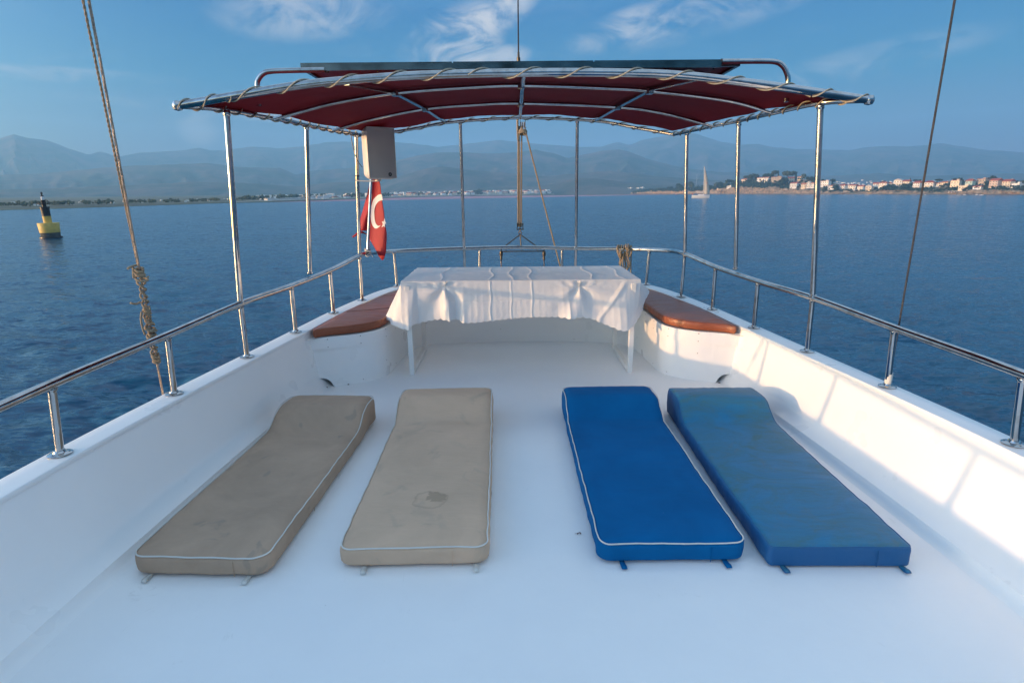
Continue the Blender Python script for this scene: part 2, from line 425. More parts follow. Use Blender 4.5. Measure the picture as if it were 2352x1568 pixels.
# haze box: one corner towards the viewer, every face clear of land and sea
HB0, HB1 = -520.0, 5300.0                      # along both of its own (45 degree) axes
def haze_reach(th):
    """distance from the boat to the side of the haze box in direction th (from +Y towards +X)"""
    ux, uy = math.sin(th-R_(45)), math.cos(th-R_(45)); t = 1e9
    for c in (ux, uy):
        if c > 1e-6: t = min(t, HB1/c)
        if c < -1e-6: t = min(t, HB0/c)
    return t
def build_sea():
    rg = np.random.default_rng(3)
    ths = list(np.radians(np.concatenate([np.arange(-180, -50, 5.0), np.linspace(-50, 50, 561), np.arange(55, 180, 5.0)])))
    K = 420; e = np.array([haze_reach(t)-25 for t in ths])
    th = np.array(ths); s = (np.arange(K)/(K-1))**1.0
    r0 = 4.0; Rr = r0*(e[None, :]/r0)**s[:, None]
    X = Rr*np.sin(th)[None, :]; Y = Rr*np.cos(th)[None, :]; Z = np.zeros_like(X)
    cell = np.maximum(Rr*math.radians(100/560.), Rr*(np.log(e/r0)/(K-1))[None, :])
    dense = ((th > R_(-51)) & (th < R_(51)))[None, :]
    cell = np.where(dense, cell, 400)
    for i in range(90):
        L = .34*(13**rg.random()); a = rg.normal(R_(6), R_(40)); k = 2*math.pi/L
        amp = .0092*L**.62/1.3; ph = rg.random()*6.28
        wt = np.clip((L/cell-2.5)/3.0, 0, 1)
        q = k*(X*math.sin(a)+Y*math.cos(a))+ph + .9*np.sin(X*.11*rg.random()+Y*.13*rg.random()+ph)
        sn = np.sin(q); Z += amp*wt*(sn-.28*np.cos(2*q))
    n = len(th)
    vs = np.stack([X, Y, Z+SEA], -1).reshape(-1, 3)
    i, j = np.meshgrid(np.arange(K-1), np.arange(n), indexing='ij'); j2 = (j+1) % n
    fs = np.stack([i*n+j, i*n+j2, (i+1)*n+j2, (i+1)*n+j], -1).reshape(-1, 4)
    me = bpy.data.meshes.new('water'); me.vertices.add(len(vs)); me.vertices.foreach_set('co', vs.ravel())
    me.loops.add(fs.size); me.loops.foreach_set('vertex_index', fs.ravel().astype(np.int32))
    me.polygons.add(len(fs)); me.polygons.foreach_set('loop_start', np.arange(0, fs.size, 4, dtype=np.int32))
    me.update(calc_edges=True); me.validate()
    o = link_mesh('water', me, 'sea_water', None, True); fix = me.polygons[5000].normal.z
    if fix < 0: me.flip_normals()
    tag(o, 'calm rippled blue sea all round the boat', None, None, 'structure')
build_sea()

def heightfield(name, rows, mat, label):
    o = MB().grid(rows).build(name, mat, None, True)
    if o.data.polygons[len(o.data.polygons)//3].normal.z < 0: o.data.flip_normals()
    return tag(o, label, None, None, 'structure')
def sky_line(pts, x): xs = [p[0] for p in pts]; return interp(x, xs, [p[1] for p in pts])
def mountain(name, pts, dr, df, seed, label, rough=1.0, x0=-150, x1=2500, step=7):
    cols = np.arange(x0, x1+1, step); rows = []
    vv = [0, .06, .12, .2, .28, .36, .44, .52, .6, .68, .76, .84, .92, 1.0, 1.06, 1.12, 1.18]
    for v in vv:
        row = []
        for x in cols:
            y = sky_line(pts, x); y += 1.1*noise.noise(Vector((x*.045, seed, 0)))*rough + .5*noise.noise(Vector((x*.16, seed, 4)))*rough
            top = at_d(x, y, dr); d = lerp(df, dr, v) if v <= 1 else dr+(v-1)*(dr-df)*1.2
            p = at_d(x, 440, d); hgt = top.z-SEA
            if v <= 1:
                k = v**.85; rid = noise.ridged_multi_fractal(Vector((x*.016+seed, v*2.6, seed)), .9, 2.0, 5, 1.0, 2.0)-1.0
                z = SEA-3+(hgt+3)*k+rid*hgt*.20*rough*(1-v)*min(1, v*4)
                z = min(z, SEA+hgt*lerp(v, 1, .25)+2)
            else: z = SEA+hgt*(1-(v-1)*2.2)
            row.append((p.x, p.y, z))
        rows.append(row)
    return heightfield(name, rows, 'mountain_scrub', label)
far = [(-200, 365), (-60, 345), (0, 330), (30, 318), (61, 310), (85, 317), (137, 325), (178, 342), (219, 356), (246, 349), (290, 361), (335, 351), (437, 346), (472, 340), (496, 346), (533, 345),
       (591, 337), (656, 341), (711, 336), (762, 327), (804, 326), (870, 324), (951, 329), (1010, 338), (1080, 330), (1150, 322), (1230, 330), (1330, 338), (1378, 337), (1416, 326), (1442, 334), (1466, 323),
       (1501, 316), (1536, 310), (1583, 306), (1612, 315), (1647, 327), (1694, 333), (1729, 331), (1759, 338), (1817, 343), (1876, 344), (1934, 346), (1978, 339), (2008, 336), (2067, 338), (2140, 330), (2240, 345), (2352, 352), (2500, 360)]
mid = [(-200, 410), (0, 402), (102, 399), (219, 388), (308, 381), (400, 378), (485, 375), (564, 384), (649, 386), (683, 401), (718, 393), (804, 386), (860, 378), (904, 372), (960, 358), (1003, 351), (1068, 350),
       (1127, 353), (1191, 350), (1229, 344), (1273, 353), (1302, 363), (1332, 357), (1378, 347), (1416, 343), (1440, 348), (1480, 364), (1524, 376), (1583, 388), (1640, 395), (1700, 396), (1800, 402), (1900, 404), (2010, 398), (2100, 405), (2250, 400), (2352, 398), (2500, 400)]
low = [(-200, 440), (0, 436), (120, 432), (300, 425), (450, 418), (560, 420), (680, 428), (780, 418), (877, 421), (930, 402), (980, 387), (1020, 383), (1100, 392), (1180, 398), (1250, 405), (1330, 398), (1400, 392), (1500, 404), (1600, 412), (1750, 418), (1900, 422), (2500, 424)]
foot = [(-200, 462), (0, 458), (90, 464), (140, 462), (190, 458), (236, 452), (282, 463), (360, 466), (430, 462), (480, 452), (523, 444), (580, 445), (660, 444), (760, 446), (900, 440), (1050, 434), (1180, 430), (1257, 425), (1300, 414), (1329, 409), (1377, 411), (1448, 420), (1493, 423), (1600, 426), (2500, 432)]
mountain('mountain', far, 4800, 3500, 1.7, 'highest hazy blue mountain ridge, two peaks, farthest away')
mountain('mountain', mid, 2950, 2250, 5.2, 'middle hazy mountain ridge behind the bay town')
mountain('mountain', low, 2050, 1720, 9.4, 'lower scrub-covered slopes right behind the bay', .8)
mountain('hill', foot, 1680, 1530, 12.8, 'low wooded foothills just above the beach', .5)

# far shore ----------------------------------------------------------
SHORE = [(-200, 486.5), (0, 483), (130, 479.5), (250, 475.5), (430, 469.5), (574, 463.5), (800, 456), (950, 451.5), (1091, 448.4), (1300, 445.6), (1464, 444.2), (1600, 443), (1700, 441.8), (2000, 439.3), (2500, 434.8)]
def shore_pt(x, extra=0.0):
    p = at_z(x, sky_line(SHORE, x), SEA); d = math.hypot(p.x-CAM.x, p.y); u = Vector(((p.x-CAM.x)/d, p.y/d, 0))
    return Vector((CAM.x, 0, 0))+u*(d+extra)+Vector((0, 0, SEA)), d
cols = list(range(-150, 2501, 10)); rows = []
for fr in (-.02, 0, .01, .05, .15, .35, .65, 1.0):
    row = []
    for x in cols:
        p, d = shore_pt(x); dd = lerp(d, 1750, fr) if fr >= 0 else d-6
        q = at_d(x, 440, dd); z = SEA+(-1.2 if fr < 0 else .12+min(1, d/1400)*(.2+1.1*min(1, fr*20))+fr*4)
        row.append((q.x, q.y, z))
    rows.append(row)
heightfield('ground', rows, 'lowland_ground', 'flat green coastal plain behind the far beach')
rows = []
for e_, z in ((-4, -.6), (0, .3), (5, .8), (12, 1.45)):
    rows.append([tuple(shore_pt(x, e_*min(1, shore_pt(x)[1]/1300))[0]+Vector((0, 0, z*min(1, shore_pt(x)[1]/1300)))) for x in range(540, 1480, 10)])
heightfield('beach', rows, 'beach_sand', 'thin pale strip of beach along the far shore')

# headland -----------------------------------------------------------
HSH = [(1448, 444.6), (1500, 445.2), (1550, 445.5), (1800, 445.7), (2100, 446.3), (2352, 446.8), (2600, 447.4)]
CLF = [(1448, 443.6), (1465, 440.5), (1490, 438), (1530, 437.5), (1550, 436.5), (1590, 437.5), (1628, 435), (1640, 434), (1663, 430.5), (1690, 428), (1702, 428), (1746, 429.5), (1781, 429), (1800, 435), (1839, 434.5),
       (1873, 435), (1903, 438.5), (1950, 439), (1981, 440), (2003, 438), (2040, 435), (2063, 437.5), (2114, 437.5), (2147, 440), (2200, 437), (2234, 434.6), (2321, 434.6), (2600, 436)]
CRS = [(1448, 442.5), (1465, 439), (1500, 436), (1560, 435), (1620, 433), (1650, 429), (1690, 421), (1716, 414), (1744, 411.5), (1785, 411), (1805, 414), (1839, 412.5), (1873, 413.5), (1900, 418), (1917, 422), (1937, 430),
       (1981, 431), (2003, 427), (2030, 423), (2055, 422), (2093, 421.5), (2123, 424), (2153, 421.5), (2190, 419), (2226, 418.5), (2278, 419.5), (2352, 421), (2600, 424)]
def hz(x, d, y): return at_d(x, y, d).z
def head_d(x): p = at_z(x, sky_line(HSH, x), SEA); return math.hypot(p.x-CAM.x, p.y-CAM.y)
def head_ground(x, ybase):
    """ground point of the headland slope that shows at picture height ybase"""
    c, r = sky_line(CLF, x), sky_line(CRS, x); t = min(1.0, max(0.0, (c-ybase)/max(.5, c-r)))
    d = head_d(x)+12+46*t; return at_d(x, lerp(c, r, t), d), d
rows = []; xs_ = np.arange(1448, 2600, 2.6)
prof = [(-3, 'w', -1.5), (0, 'w', .2), (2, 'c', .25), (4, 'c', .5), (6.5, 'c', .72), (9, 'c', .92), (12, 'c', 1.0), (23, 's', .25), (35, 's', .5), (46, 's', .75), (58, 's', 1.0), (72, 'b', .7), (92, 'b', .3), (110, 'b', -.1)]
for (dd, kd, k) in prof:
    row = []
    for x in xs_:
        d0 = head_d(x); a = noise.fractal(Vector((x*.05, dd*.11, 3)), .8, 2.1, 5)
        endk = min(1.0, (x-1448)/16.0)
        zc = hz(x, d0+12, sky_line(CLF, x)); zr = hz(x, d0+58, sky_line(CRS, x))
        if kd == 'w': z = SEA+k+a*.3; d = d0+dd+a*1.5
        elif kd == 'c': z = lerp(SEA+.2, zc, k)+a*1.6*(1-k); d = d0+(dd+a*8*(1-(k-.6)**2*2))*endk
        elif kd == 's': z = lerp(zc, zr, k)+a*.25*(1-k); d = d0+lerp(12, dd, endk)
        else: z = lerp(SEA-1, zr, max(k, -.2)); d = d0+lerp(16, dd, endk)
        q = at_d(x, 440, d); row.append((q.x, q.y, z))
    rows.append(row)
heightfield('headland', rows, 'rocky_ground', 'rocky tan headland with villas on the right side of the bay')

# a leafy crown ------------------------------------------------------
def crown(w, h, seed, n=230, kind='round'):
    rg = random.Random(seed); mb = MB()
    lob = [(Vector((rg.uniform(-.3, .3)*w, rg.uniform(-.3, .3)*w, h*rg.uniform(.35, .7))), rg.uniform(.24, .36)) for _ in range(6)]
    if kind == 'cone': lob = [(Vector((0, 0, h*(.08+.15*i))), .30-.045*i) for i in range(6)]
    if kind == 'flat': lob = [(Vector((rg.uniform(-.34, .34)*w, rg.uniform(-.34, .34)*w, h*rg.uniform(.62, .76))), rg.uniform(.2, .3)) for _ in range(7)]
    for (c, r) in lob:
        rx = r*w; rz = (r*h*.9) if kind != 'flat' else r*h*.55
        P = []
        for i in range(6):
            row = []
            for j in range(8):
                th = math.pi*i/5; ph = 2*math.pi*j/8; k = .8*(1+.25*noise.noise(Vector((i*1.3, j*1.7, seed+r*30))))
                row.append((c.x+rx*k*math.sin(th)*math.cos(ph), c.y+rx*k*math.sin(th)*math.sin(ph), c.z+rz*k*math.cos(th)))
            P.append(row)
        mb.grid(P, True)
        for _ in range(n//6):
            u = Vector((rg.gauss(0, 1), rg.gauss(0, 1), rg.gauss(0, 1))).normalized(); k = rg.uniform(.75, 1.12)
            q = c+Vector((u.x*rx*k, u.y*rx*k, u.z*rz*k)); s_ = rg.uniform(.05, .11)*w
            e1 = Vector((rg.gauss(0, 1), rg.gauss(0, 1), rg.gauss(0, 1))).normalized()*s_; e2 = u.cross(e1).normalized()*s_*.8
            mb.add([q-e1, q+e2, q+e1, q-e2], [(0, 1, 2, 3)])
    return mb
CROWNS = {}
def tree(x, ybase, w, h, label, kind='round', mat='leaves_dark', group='trees on the rocky headland', cat='tree', name='pine_tree', dist=None):
    if dist is None:
        g, d = head_ground(x, ybase)
        base = Vector((g.x, g.y, g.z))
    else: base = at_d(x, ybase, dist); d = dist
    cz = math.cos(math.atan2(base.x-CAM.x, base.y)); wm, hm = w*d*cz*cz/FOC, h*d*cz/FOC
    t = thing(name, label, cat, base, group, random.uniform(0, 6.28))
    key = (kind, mat, random.randint(0, 3))
    if key not in CROWNS: CROWNS[key] = crown(1.0, 1.0, hash(kind) % 97*0+len(CROWNS)*3+1, 260, kind).build('crown', mat, None, False, True); o = CROWNS[key]
    else: o = CROWNS[key].copy(); col.objects.link(o)
    o.parent = t; o.scale = (wm, wm, hm)
    hh = hm*(.62 if kind == 'flat' else .4)
    MB().tube([(0, 0, -1.5), (0, 0, hh*.5), (wm*.03, 0, hh)], [wm*.05, wm*.04, wm*.02], 6).build('trunk', 'bark', t, True, True)
    return t
def gap(x):
    for lo, hi, s_ in ((0, 190, 'left of the twin backstay wires'), (190, 530, 'between wires and left front post'), (530, 706, 'between the two left posts'), (706, 826, 'left of the speaker post'),
                       (826, 1060, 'between flag and left stern post'), (1060, 1194, 'between left stern post and ropes'), (1194, 1325, 'between ropes and right stern post'),
                       (1325, 1576, 'right of the right stern post'), (1576, 1694, 'between second and third right posts'), (1694, 1876, 'between two nearest right posts'),
                       (1876, 2110, 'between right front post and wire'), (2110, 2500, 'right of the right wire')):
        if lo <= x < hi: return s_
ORD = ['leftmost', 'second from left', 'third from left', 'fourth from left', 'fifth from left', 'sixth from left', 'seventh from left', 'eighth from left', 'ninth from left', 'tenth from left',
       'eleventh from left', 'twelfth from left', 'thirteenth from left', 'fourteenth from left', 'fifteenth from left', 'sixteenth from left', 'seventeenth from left']
CNT = {}
def nth(key):
    CNT[key] = CNT.get(key, -1)+1; return ORD[min(CNT[key], len(ORD)-1)]
# x, base y, width, height, kind, colour, own words (or None)
TR = [(1560, 437, 13, 14, 'round', 'dark', None), (1588, 436.5, 12, 18, 'round', 'olive', None), (1603, 436, 4, 11, 'cone', 'dark', None), (1572, 437, 9, 8, 'round', 'dark', None), (1538, 439, 11, 8, 'round', 'dark', None), (1515, 439, 9, 6, 'round', 'olive', None),
      (1617, 435, 11, 9, 'round', 'dark', None), (1631, 435, 12, 9, 'round', 'dark', None), (1647, 433, 11, 13, 'round', 'olive', None), (1656, 431, 9, 12, 'round', 'dark', None), (1665, 430, 10, 11, 'round', 'olive', None), (1675, 427, 14, 14, 'flat', 'dark', None), (1687, 425, 12, 11, 'round', 'dark', None),
      (1712, 415, 12, 11, 'round', 'olive', None), (1724, 414, 13, 13, 'round', 'olive', None), (1738, 413, 14, 13, 'round', 'dark', None), (1756, 412, 13, 13, 'round', 'dark', None), (1769, 411, 11, 12, 'round', 'dark', None), (1779, 411, 12, 20, 'flat', 'olive', 'tall open pine on the headland crest above the stone villa'),
      (1787, 411, 7, 15, 'cone', 'olive', None), (1809, 419, 27, 25, 'flat', 'olive', 'broadest umbrella pine on the headland, grey-green and rounded'), (1799, 429, 15, 21, 'round', 'dark', None), (1827, 412, 9, 16, 'cone', 'dark', None), (1847, 414, 9, 14, 'round', 'olive', None),
      (1858, 415, 13, 10, 'round', 'dark', None), (1869, 416, 14, 10, 'round', 'dark', None), (1890, 419, 8, 8, 'round', 'dark', None), (1911, 423, 14, 11, 'round', 'dark', None), (1918, 441, 13, 13, 'round', 'dark', None), (1929, 433, 10, 9, 'round', 'dark', None), (1966, 436, 8, 7, 'round', 'dark', None),
      (2026, 426, 10, 10, 'round', 'dark', None), (2032, 437, 13, 10, 'round', 'dark', None), (2044, 430, 10, 7, 'round', 'dark', None), (2072, 440, 13, 11, 'round', 'dark', None), (2089, 418, 5, 12, 'cone', 'dark', 'single pointed cypress rising behind the big white gabled villa'), (2106, 420, 12, 10, 'flat', 'dark', None),
      (2078, 429, 15, 7, 'round', 'dark', None), (2092, 429, 15, 7, 'round', 'dark', None), (2157, 420, 15, 10, 'flat', 'dark', None), (2177, 431, 16, 10, 'round', 'dark', None), (2197, 417, 18, 11, 'round', 'dark', None), (2213, 424, 8, 9, 'round', 'olive', None), (2228, 441, 14, 9, 'round', 'dark', None), (2241, 427, 10, 8, 'round', 'olive', None),
      (2243, 437, 12, 6, 'round', 'dark', None), (2266, 427, 12, 11, 'round', 'dark', None), (2263, 418, 13, 11, 'round', 'dark', None), (2279, 419, 15, 15, 'round', 'dark', 'tallest dark tree behind the two-tier stone villa on the right'), (2321, 417, 6, 7, 'round', 'olive', None), (2349, 429, 15, 15, 'round', 'olive', None)]
for (x, yb, w, h, kd, c, lb) in sorted(TR, key=lambda q: q[0]):
    if not lb:
        kn = {'round': 'bushy', 'flat': 'umbrella-shaped', 'cone': 'slender pointed'}[kd]; cc = {'dark': 'dark green', 'olive': 'olive green'}[c]
        lb = '%s %s headland tree, %s %s' % (cc, kn, nth((cc, kn, gap(x), 'tree')), gap(x))
    tree(x, yb, w*1.28, h*1.08, lb, kd, 'leaves_dark' if c == 'dark' else 'leaves_olive', name={'round': 'bushy_tree', 'flat': 'pine_tree', 'cone': 'cypress_tree'}[kd])
# scrub on the slopes: nobody could count it
mb = MB(); rg = random.Random(5)
for i in range(900):
    x = rg.uniform(1458, 2420) if i < 700 else rg.uniform(1458, 1820); c, r = sky_line(CLF, x), sky_line(CRS, x)
    y = lerp(c+2.5, r, rg.random()**.9)
    if x > 1900 and rg.random() < .25: continue
    g, d = head_ground(x, min(y, c)); s_ = rg.uniform(1.2, 2.8)*(1.9 if x < 1800 else 1.35)
    if y > c: g = at_d(x, y, head_d(x)+9.5)
    for _ in range(7):
        q = g+Vector((rg.gauss(0, .5)*s_, rg.gauss(0, .5)*s_, rg.uniform(.0, .7)*s_)); a = Vector((rg.gauss(0, 1), rg.gauss(0, 1), rg.gauss(0, .7))).normalized()*s_*.45
        b = a.cross(Vector((rg.gauss(0, 1), rg.gauss(0, 1), rg.gauss(0, 1)))).normalized()*s_*.4; c3 = a.cross(b).normalized()*s_*.35
        mb.add([q-a, q+a, q-b, q+b, q-c3, q+c3], [(0, 2, 4), (2, 1, 4), (1, 3, 4), (3, 0, 4), (2, 0, 5), (1, 2, 5), (3, 1, 5), (0, 3, 5)])
tag(mb.build('scrub', 'leaves_dark', None, False), 'low dark scrub scattered over the headland slope', 'scrub', None, 'stuff')

# houses ---------------------------------------------------------------
def gable_roof(w, d, z, rise, ov, hip=0.0):
    a, b = w/2+ov, d/2+ov; e = a*(1-hip)
    return MB().add([(-a, -b, z), (a, -b, z), (a, b, z), (-a, b, z), (-e, 0, z+rise), (e, 0, z+rise), (-a, -b, z-.25), (a, -b, z-.25), (a, b, z-.25), (-a, b, z-.25)],
                    [(0, 1, 5, 4), (2, 3, 4, 5), (1, 2, 5), (3, 0, 4), (0, 6, 7, 1), (1, 7, 8, 2), (2, 8, 9, 3), (3, 9, 6, 0), (6, 9, 8, 7)])
WIN = {}
def window(parent, x, y, z, w, h, side=0):
    """one recessed-looking window: dark pane with a proud pale frame round it"""
    key = (round(w, 1), round(h, 1))
    if key not in WIN:
        fr = MB()
        for cx, cz, sx, sz in ((0, h/2, w+.3, .15), (0, -h/2, w+.3, .15), (-w/2-.07, 0, .15, h), (w/2+.07, 0, .15, h)): fr.box((cx, -.04, cz), (sx, .14, sz))
        WIN[key] = (fr.build('window', 'stucco_cream', None, False, True), MB().box((0, 0, 0), (w, .06, h)).build('pane', 'window_glass_far', None, False, True))
        o, p = WIN[key]; p.parent = o
    else:
        a, b = WIN[key]; o = a.copy(); col.objects.link(o); p = b.copy(); col.objects.link(p); p.parent = o
    o.parent = parent; o.location = (x, y, z); o.rotation_euler = (0, 0, side*math.pi/2)
def house(x, yb, wp, hp, wall, roof, style, label, rot=None, floors=2, cat='villa', group='villas on the headland', dist=None, name='villa', windows=True, depth=None):
    if dist is None: g, d = head_ground(x, yb); base = at_d(x, yb, d)
    else: d = dist; base = at_d(x, yb, d)
    az = math.atan2(base.x-CAM.x, base.y)
    t = thing(name, label, cat, base, group, -az+(rot if rot is not None else R_(random.uniform(-42, -14))))
    cz = math.cos(az); w, h = wp*d*cz*cz/FOC, hp*d*cz/FOC; dp = depth or w*.75; roofh = h*(.24 if style in ('gable', 'hip', 'front') else .08); hw = h-roofh
    plinth = 3.5 if dist is None else 1.5
    MB().box((0, 0, (hw-plinth)/2), (w, dp, hw+plinth)).build('wall', wall, t, False, True)
    if style == 'gable': gable_roof(w, dp, hw+.02, roofh, .45).build('roof', roof, t, False, True)
    elif style == 'hip': gable_roof(w, dp, hw+.02, roofh, .55, .55).build('roof', roof, t, False, True)
    elif style == 'front':
        o = gable_roof(dp, w, hw+.02, roofh*1.2, .45).build('roof', roof, t, False, True); o.rotation_euler = (0, 0, math.pi/2)
        MB().add([(-w/2, -dp/2-.02, hw), (w/2, -dp/2-.02, hw), (0, -dp/2-.02, hw+roofh*1.1)], [(0, 1, 2)]).build('gable_wall', wall, t, False, True)
    else:
        MB().box((0, 0, hw+.2), (w+.6, dp+.6, .4)).build('roof', roof, t, False, True)
        MB().box((w*.2, 0, hw+.9), (w*.3, dp*.4, 1.2)).build('stair_tower', wall, t, False, True)
    if style in ('gable', 'hip'):
        MB().box((w*.25, dp*.15, hw+roofh*.9), (.6, .6, 1.4)).build('chimney', wall, t, False, True)
    if windows:
        fl = max(1, floors); fh = hw/fl; nb = max(2, min(6, int(w/2.6)))
        for f in range(fl):
            for i in range(nb):
                window(t, (i+.5-nb/2)*w/nb, -dp/2, fh*(f+.5), min(1.2, w/nb*.5), min(1.4, fh*.45))
            window(t, -w/2, dp*.12, fh*(f+.5), min(1.1, dp*.2), min(1.4, fh*.45), -1)
        if fl > 1 and style != 'flat':
            bz = fh; o = MB().box((0, -dp/2-.7, bz), (w*.8, 1.3, .18)).build('balcony', 'roof_slab', t, False, True)
            r = MB().box((0, -1.3-dp/2+.02, bz+1.0), (w*.8, .06, .08))
            for i in range(9): r.box(((i-4)*w*.095, -1.3-dp/2+.02, bz+.55), (.07, .05, .85))
            r.build('railing', 'stucco_white', o, False, True)
    return t
VH = [(1652, 434, 9, 5, 'stucco_cream', 'roof_tiles_red', 'gable', 'small cream cottage half hidden in trees left of the cliffs', 1),
      (1676, 431.5, 11, 4, 'stucco_white', 'roof_slab', 'flat', 'low flat white house on the cliff edge among pines', 1),
      (1711, 418.5, 14, 8, 'stucco_cream', 'roof_tiles_orange', 'hip', 'cream villa with orange roof leftmost on the headland crest', 2),
      (1757, 415.5, 29, 8.5, 'stucco_white', 'roof_tiles_red', 'gable', 'long low white villa with dark red roof on the crest', 1),
      (1785, 417, 24, 10, 'stone_wall', 'roof_tiles_red', 'flat', 'tan stone villa with terraces right of the long white villa', 2),
      (1817, 418, 14, 11, 'stucco_cream', 'roof_tiles_red', 'gable', 'cream villa beneath the broadest umbrella pine', 2),
      (1837, 412.5, 9, 7, 'stucco_cream', 'roof_tiles_orange', 'gable', 'tiny pinkish house topmost between two pointed trees', 1),
      (1826, 430, 19, 11, 'stucco_white', 'roof_tiles_red', 'gable', 'boxy white villa standing on a terrace above the cliff', 2),
      (1847, 432, 12, 11, 'stucco_cream', 'roof_tiles_orange', 'gable', 'cream villa with orange roof right of the boxy white villa', 2),
      (1858, 431, 9, 13, 'stucco_white', 'roof_slab', 'front', 'narrow tall white villa with peaked front left of front post', 2),
      (1869, 431, 12, 11.5, 'stucco_white', 'roof_tiles_orange', 'gable', 'white villa with orange roof directly left of right front post', 2),
      (1896, 428, 20, 12, 'stucco_white', 'roof_tiles_red', 'flat', 'wide modern white villa directly right of right front post', 2),
      (1912, 434.5, 17, 9, 'stucco_white', 'roof_tiles_orange', 'hip', 'low white villa with orange hip roof beneath the modern villa', 1),
      (1937, 436, 18, 12.5, 'stucco_white', 'roof_tiles_red', 'hip', 'white villa with dark red roof right of the round waterside tree', 2),
      (1959, 436, 19, 12, 'stucco_white', 'roof_tiles_red', 'gable', 'white villa with arched terrace between two red-roofed neighbours', 2),
      (1978, 437, 16, 11, 'stucco_white', 'roof_tiles_red', 'gable', 'plain white villa with small red roof above the rocks', 2),
      (1996, 440, 15, 14.5, 'stucco_cream', 'roof_slab', 'front', 'cream villa with pale peaked gable standing close to the water', 2),
      (2011, 433, 12, 13, 'stucco_white', 'roof_tiles_red', 'gable', 'narrow striped white villa left of the boxy cream villa', 3),
      (2029, 431, 19, 13, 'stucco_white', 'roof_tiles_red', 'hip', 'boxy creamy villa with wide orange-red hip roof', 2),
      (2045, 428, 11, 8, 'stucco_white', 'roof_tiles_red', 'front', 'small gabled white villa left of the big white villa', 1),
      (2064, 427, 20, 15, 'stucco_white', 'roof_slab', 'front', 'biggest white gabled villa in the middle of the row', 2),
      (2082, 427, 16, 13, 'stucco_cream', 'roof_tiles_red', 'gable', 'pale villa with maroon roof in front of the cypress', 2),
      (2108, 434, 20, 17, 'stucco_white', 'roof_tiles_red', 'gable', 'tall white villa with arcade directly behind the right wire', 3),
      (2134, 432, 21, 16, 'stucco_white', 'roof_tiles_red', 'hip', 'tall cream-white villa with brown-red roof right of the wire', 2),
      (2152, 429, 11, 9, 'stucco_white', 'roof_tiles_orange', 'gable', 'small house with faded orange roof left of the orange villa', 1),
      (2169, 427.5, 19, 10.5, 'stucco_cream', 'roof_tiles_orange', 'hip', 'villa with the brightest orange roof on the headland', 1),
      (2194, 431, 21, 16.5, 'stucco_cream', 'roof_tiles_red', 'flat', 'square cream villa with flat top left of the mint villa', 2),
      (2227, 430, 19, 18, 'stucco_mint', 'roof_tiles_red', 'hip', 'pale mint-green villa with dark red roof', 2),
      (2216, 435.5, 25, 9, 'stucco_cream', 'roof_slab', 'flat', 'low cream terrace house below the mint-green villa', 1),
      (2257, 426, 25, 15, 'stone_wall', 'roof_tiles_red', 'flat', 'stone-coloured stepped villa right of the mint-green villa', 2),
      (2246, 434.5, 20, 7.5, 'stucco_white', 'roof_tiles_red', 'gable', 'small bright house with maroon roof low among the bushes', 1),
      (2286, 431, 25, 20, 'stucco_pink', 'roof_tiles_red', 'gable', 'two-tier tan villa with maroon roof and rooftop walls', 3),
      (2315, 431, 24, 18, 'stucco_cream', 'roof_tiles_red', 'gable', 'tan villa with maroon roof, rightmost of the two twins', 3),
      (2336, 431.5, 22, 10, 'stucco_white', 'roof_slab', 'flat', 'low bright white house at the right edge of the photo', 1)]
for (x, yb, w, h, wl, rf, st, lb, fl) in VH: house(x, yb, w, h, wl, rf, st, lb, floors=fl)
# waterside terrace, walls, pier
t = thing('terrace_restaurant', 'long flat-roofed waterside terrace behind the white motor yacht', 'restaurant', at_d(2200, 443.5, head_d(2200)+5), None, -math.atan2(at_ray(2200, 440).x, at_ray(2200, 440).y))
k = (head_d(2200)+5)/FOC*.66
MB().box((0, 2.5, 5*k), (43*k, 6, .5)).build('roof', 'roof_slab', t, False, True)
MB().box((0, 5.0, 2.4*k), (41*k, .6, 5*k)).build('wall', 'stone_wall', t, False, True)
for i in range(8): MB().box(((i-3.5)*5.6*k, 0, 2.2*k), (.35, .35, 5.4*k)).build('post', 'stucco_white', t, False, True)
for (x0, x1, y0, lb) in ((1800, 1832, 434.5, 'long pale retaining wall below the boxy white villa'), (2100, 2126, 440.5, 'pinkish retaining wall on the waterline left of the wire'), (1936, 1976, 438.5, 'pale garden wall on the rocks below three white villas')):
    xm = (x0+x1)/2; d = head_d(xm)+10.0; b = at_d(xm, y0, d); o = MB().box((0, 0, -.6), ((x1-x0)*d/FOC*.68, .7, 2.6)).build('retaining_wall', 'stucco_pink' if 'pink' in lb else 'stone_wall', None, False, True)
    o.location = b; o.rotation_euler = (0, 0, -math.atan2(b.x-CAM.x, b.y)); tag(o, lb, 'wall')

